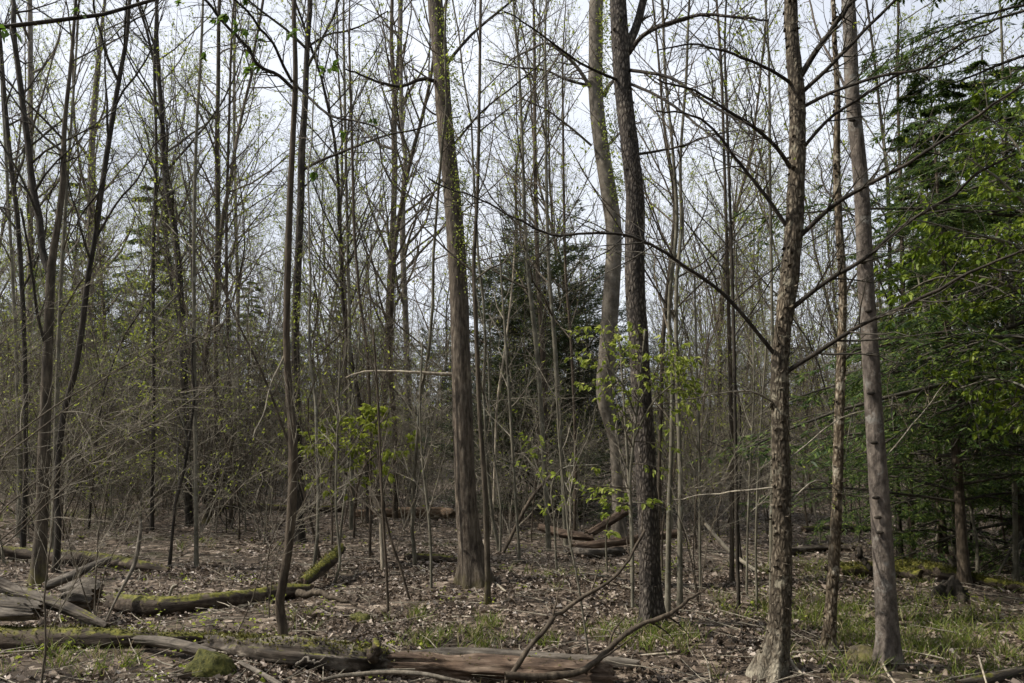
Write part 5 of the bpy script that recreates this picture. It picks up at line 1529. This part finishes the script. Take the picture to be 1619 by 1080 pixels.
def grass():
    patches = [(1000, 1005, 0.3, 300), (1035, 1012, 0.3, 340), (960, 1000, 0.25, 90), (1462, 1030, 0.6, 900), (1440, 1000, 0.8, 700), (1330, 990, 0.8, 700), (1285, 985, 0.6, 420), (1560, 1005, 0.8, 600),
               (1610, 1010, 0.6, 300), (1240, 960, 0.6, 160), (1290, 905, 0.8, 260), (15, 830, 1.2, 700), (60, 815, 1.0, 300), (140, 812, 1.3, 420), (200, 815, 1.2, 300), (60, 1038, 0.3, 110), (110, 1034, 0.25, 80),
               (170, 1045, 0.3, 110), (20, 1060, 0.4, 60), (673, 1012, 0.16, 160), (655, 978, 0.15, 110), (775, 990, 0.16, 120), (748, 1012, 0.16, 110), (855, 1018, 0.14, 100), (770, 1020, 0.1, 60), (320, 990, 0.5, 30),
               (488, 985, 0.3, 70), (1220, 900, 0.6, 110), (1380, 960, 0.8, 260), (1500, 985, 0.8, 260), (1130, 1015, 0.5, 90), (1300, 1050, 0.35, 150), (1350, 1060, 0.3, 90), (290, 870, 0.3, 60), (1480, 940, 1.0, 200), (920, 905, 0.8, 110), (1190, 900, 1.0, 200)]
    Ps, Hs = [], []
    for px, py, rr, n in patches:
        c = gpt(px, py)
        n = int(n * 1.1)
        rr = rr * 1.25
        k = max(3, n // 14)
        cx = c[0] + rf.normal(0, rr * 0.5, k)
        cy = c[1] + rf.normal(0, rr * 0.6, k)
        j = rf.integers(0, k, n)
        Ps.append(np.stack([cx[j] + rf.normal(0, 0.035, n), cy[j] + rf.normal(0, 0.035, n)], -1))
        Hs.append(rf.uniform(0.06, 0.19, n))
    N0 = 2600
    D = rf.uniform(5.2, 16, N0)
    px = rf.uniform(-40, 1660, N0)
    xx = D * (px - W0 / 2) / FPX / CT
    nn = fbm(np.stack([xx * 0.9, D * 0.9, 0 * D], -1), 3, 3)
    kk = nn + np.where(px > 1180, 0.06, -0.12) > 0.52
    Ps.append(np.stack([xx, D], -1)[kk])
    Hs.append(rf.uniform(0.03, 0.10, kk.sum()))
    P = np.concatenate(Ps)
    H = np.concatenate(Hs)
    N = len(P)
    b = np.column_stack([P, gz(P[:, 0], P[:, 1]) - 0.01])
    d = norm(np.stack([rf.normal(0, 0.35, N), rf.normal(0, 0.35, N), np.ones(N)], -1))
    u = norm(np.cross(d, rf.normal(0, 1, (N, 3))))
    w = rf.uniform(0.002, 0.0045, N)[:, None]
    h = H[:, None]
    bend = norm(d * np.array([1, 1, 0]) + 1e-4) * h * rf.uniform(0.1, 0.6, (N, 1))
    m_ = b + d * h * 0.55 + bend * 0.25
    t_ = b + d * h * 0.95 + bend
    V = np.stack([b - u * w, b + u * w, m_ + u * w * 0.8, m_ - u * w * 0.8, t_], 1).reshape(-1, 3)
    k = np.arange(N)[:, None] * 5
    tag(link('grass', mesh('grass', [(V, k + np.array([[0, 1, 2, 3]])), (V, k + np.array([[3, 2, 4]]))], M['grass'], False)), 'tufts of fresh green grass sprouting through the litter', 'grass', None, 'stuff')

    # low green seedlings and weeds between the leaves
    nc = 420
    D = rf.uniform(5.2, 15, nc)
    px = rf.uniform(-40, 1660, nc)
    xx = D * (px - W0 / 2) / FPX / CT
    nn = fbm(np.stack([xx * 0.7, D * 0.7, 0 * D + 4], -1), 21, 3)
    kk = nn > 0.47
    xx, D = xx[kk], D[kk]
    idx = np.repeat(np.arange(len(xx)), 7)
    n = len(idx)
    p = np.column_stack([xx[idx] + rf.normal(0, 0.05, n), D[idx] + rf.normal(0, 0.05, n), np.zeros(n)])
    p[:, 2] = gz(p[:, 0], p[:, 1]) + rf.uniform(0.02, 0.09, n)
    a = rf.uniform(0, 6.28, n)
    tag(link('weeds', mesh('weeds', [leaves(p, np.stack([np.cos(a), np.sin(a), rf.normal(0.2, 0.3, n)], -1), rf.uniform(0.015, 0.045, n), rf, 0.6)], M['bud'], False)), 'small green seedlings scattered between the dead leaves', 'weeds', None, 'stuff')


grass()


def litter():
    N = 300000
    D = 4.7 + 24 * rf.power(1.05, N) ** 1.3
    px = rf.uniform(-60, 1680, N)
    x = D * (px - W0 / 2) / FPX / CT
    nn = fbm(np.stack([x * 0.8, D * 0.8, 0 * D], -1), 8, 3)
    n2 = fbm(np.stack([x * 3.5, D * 3.5, 0 * D + 7], -1), 12, 2)
    keep = rf.uniform(0, 1, N) < np.clip((nn - 0.28) * 3.0, 0.12, 1) * np.clip((n2 - 0.25) * 3.0, 0.2, 1)
    keep &= rf.uniform(0, 1, N) < np.where((px > 1250) & (D < 9), 0.6, 1.0)
    x, D = x[keep], D[keep]
    N = len(x)
    p = np.column_stack([x, D, gz(x, D) + rf.uniform(0.0, 0.035, N)])
    a = rf.uniform(0, 6.28, N)
    d = np.stack([np.cos(a), np.sin(a), rf.normal(0.0, 0.25, N)], -1)
    size = np.exp(rf.normal(math.log(0.036), 0.35, N)) * (0.85 + D * 0.018)
    near = D < 11
    V, F = leaves(p[near], d[near], size[near], rf, 0.66, 0.2, 0.25)
    V2, F2 = leaves(p[~near], d[~near], size[~near], rf, 0.75, full=False)
    tag(link('leaf_litter', mesh('leaf_litter', [(V, F), (V2, F2)], M['litter'], False)), 'carpet of curled dead brown leaves over the forest floor', 'leaf litter', None, 'stuff')
    # twigs lying about
    Nt = 2600
    D = 4.8 + 16 * rf.power(1.2, Nt)
    px = rf.uniform(-40, 1660, Nt)
    x = D * (px - W0 / 2) / FPX / CT
    L = rf.uniform(0.08, 0.55, Nt)
    a = rf.uniform(0, math.pi, Nt)
    K = 4
    P = np.zeros((Nt, K, 3))
    dd = np.stack([np.cos(a), np.sin(a), rf.normal(0, 0.06, Nt)], -1)
    P[:, 0] = np.column_stack([x, D, np.zeros(Nt)])
    for k in range(1, K):
        dd = norm(dd + rf.normal(0, 0.12, (Nt, 3)) * np.array([1, 1, 0.3]))
        P[:, k] = P[:, k - 1] + dd * (L / (K - 1))[:, None]
    P[:, :, 2] = gz(P[:, :, 0], P[:, :, 1]) + 0.02 + np.abs(rf.normal(0, 0.015, (Nt, 1))) + np.linspace(0, 1, K)[None] * rf.uniform(0, 0.05, (Nt, 1))
    R = rf.uniform(0.002, 0.007, Nt)[:, None] * np.linspace(1, 0.5, K)[None]
    tag(link('twig_litter', mesh('twig_litter', [tubes(P, R, 4)], M['twiggrey'])), 'small fallen twigs scattered over the dead leaves', 'twig litter', None, 'stuff')


litter()


# ------------------------------------------------------------------ things that still read alike are told apart by their order across the view
def order_labels():
    by = {}
    for o in bpy.data.objects:
        if o.parent is None and o.get('label') and o.get('category'):
            by.setdefault(o['label'], []).append(o)
    nth = ['leftmost', 'second', 'third', 'fourth', 'fifth', 'sixth', 'seventh', 'eighth', 'ninth', 'tenth', 'eleventh', 'twelfth', 'thirteenth', 'fourteenth']
    for lb, os_ in by.items():
        if len(os_) < 2:
            continue
        os_.sort(key=lambda o: o.location.x / max(o.location.y, 1.0))
        n = len(os_)
        for k, o in enumerate(os_):
            if k == 0:
                w = 'leftmost'
            elif k == n - 1:
                w = 'rightmost'
            elif n == 3:
                w = 'middle'
            else:
                w = nth[min(k, 13)] + ' from left'
            words = (w + ' ' + lb).split()
            for drop in ('barked', 'bare', 'standing', 'twiggy'):
                if len(words) > 16 and drop in words:
                    words.remove(drop)
            o['label'] = ' '.join(words)


order_labels()
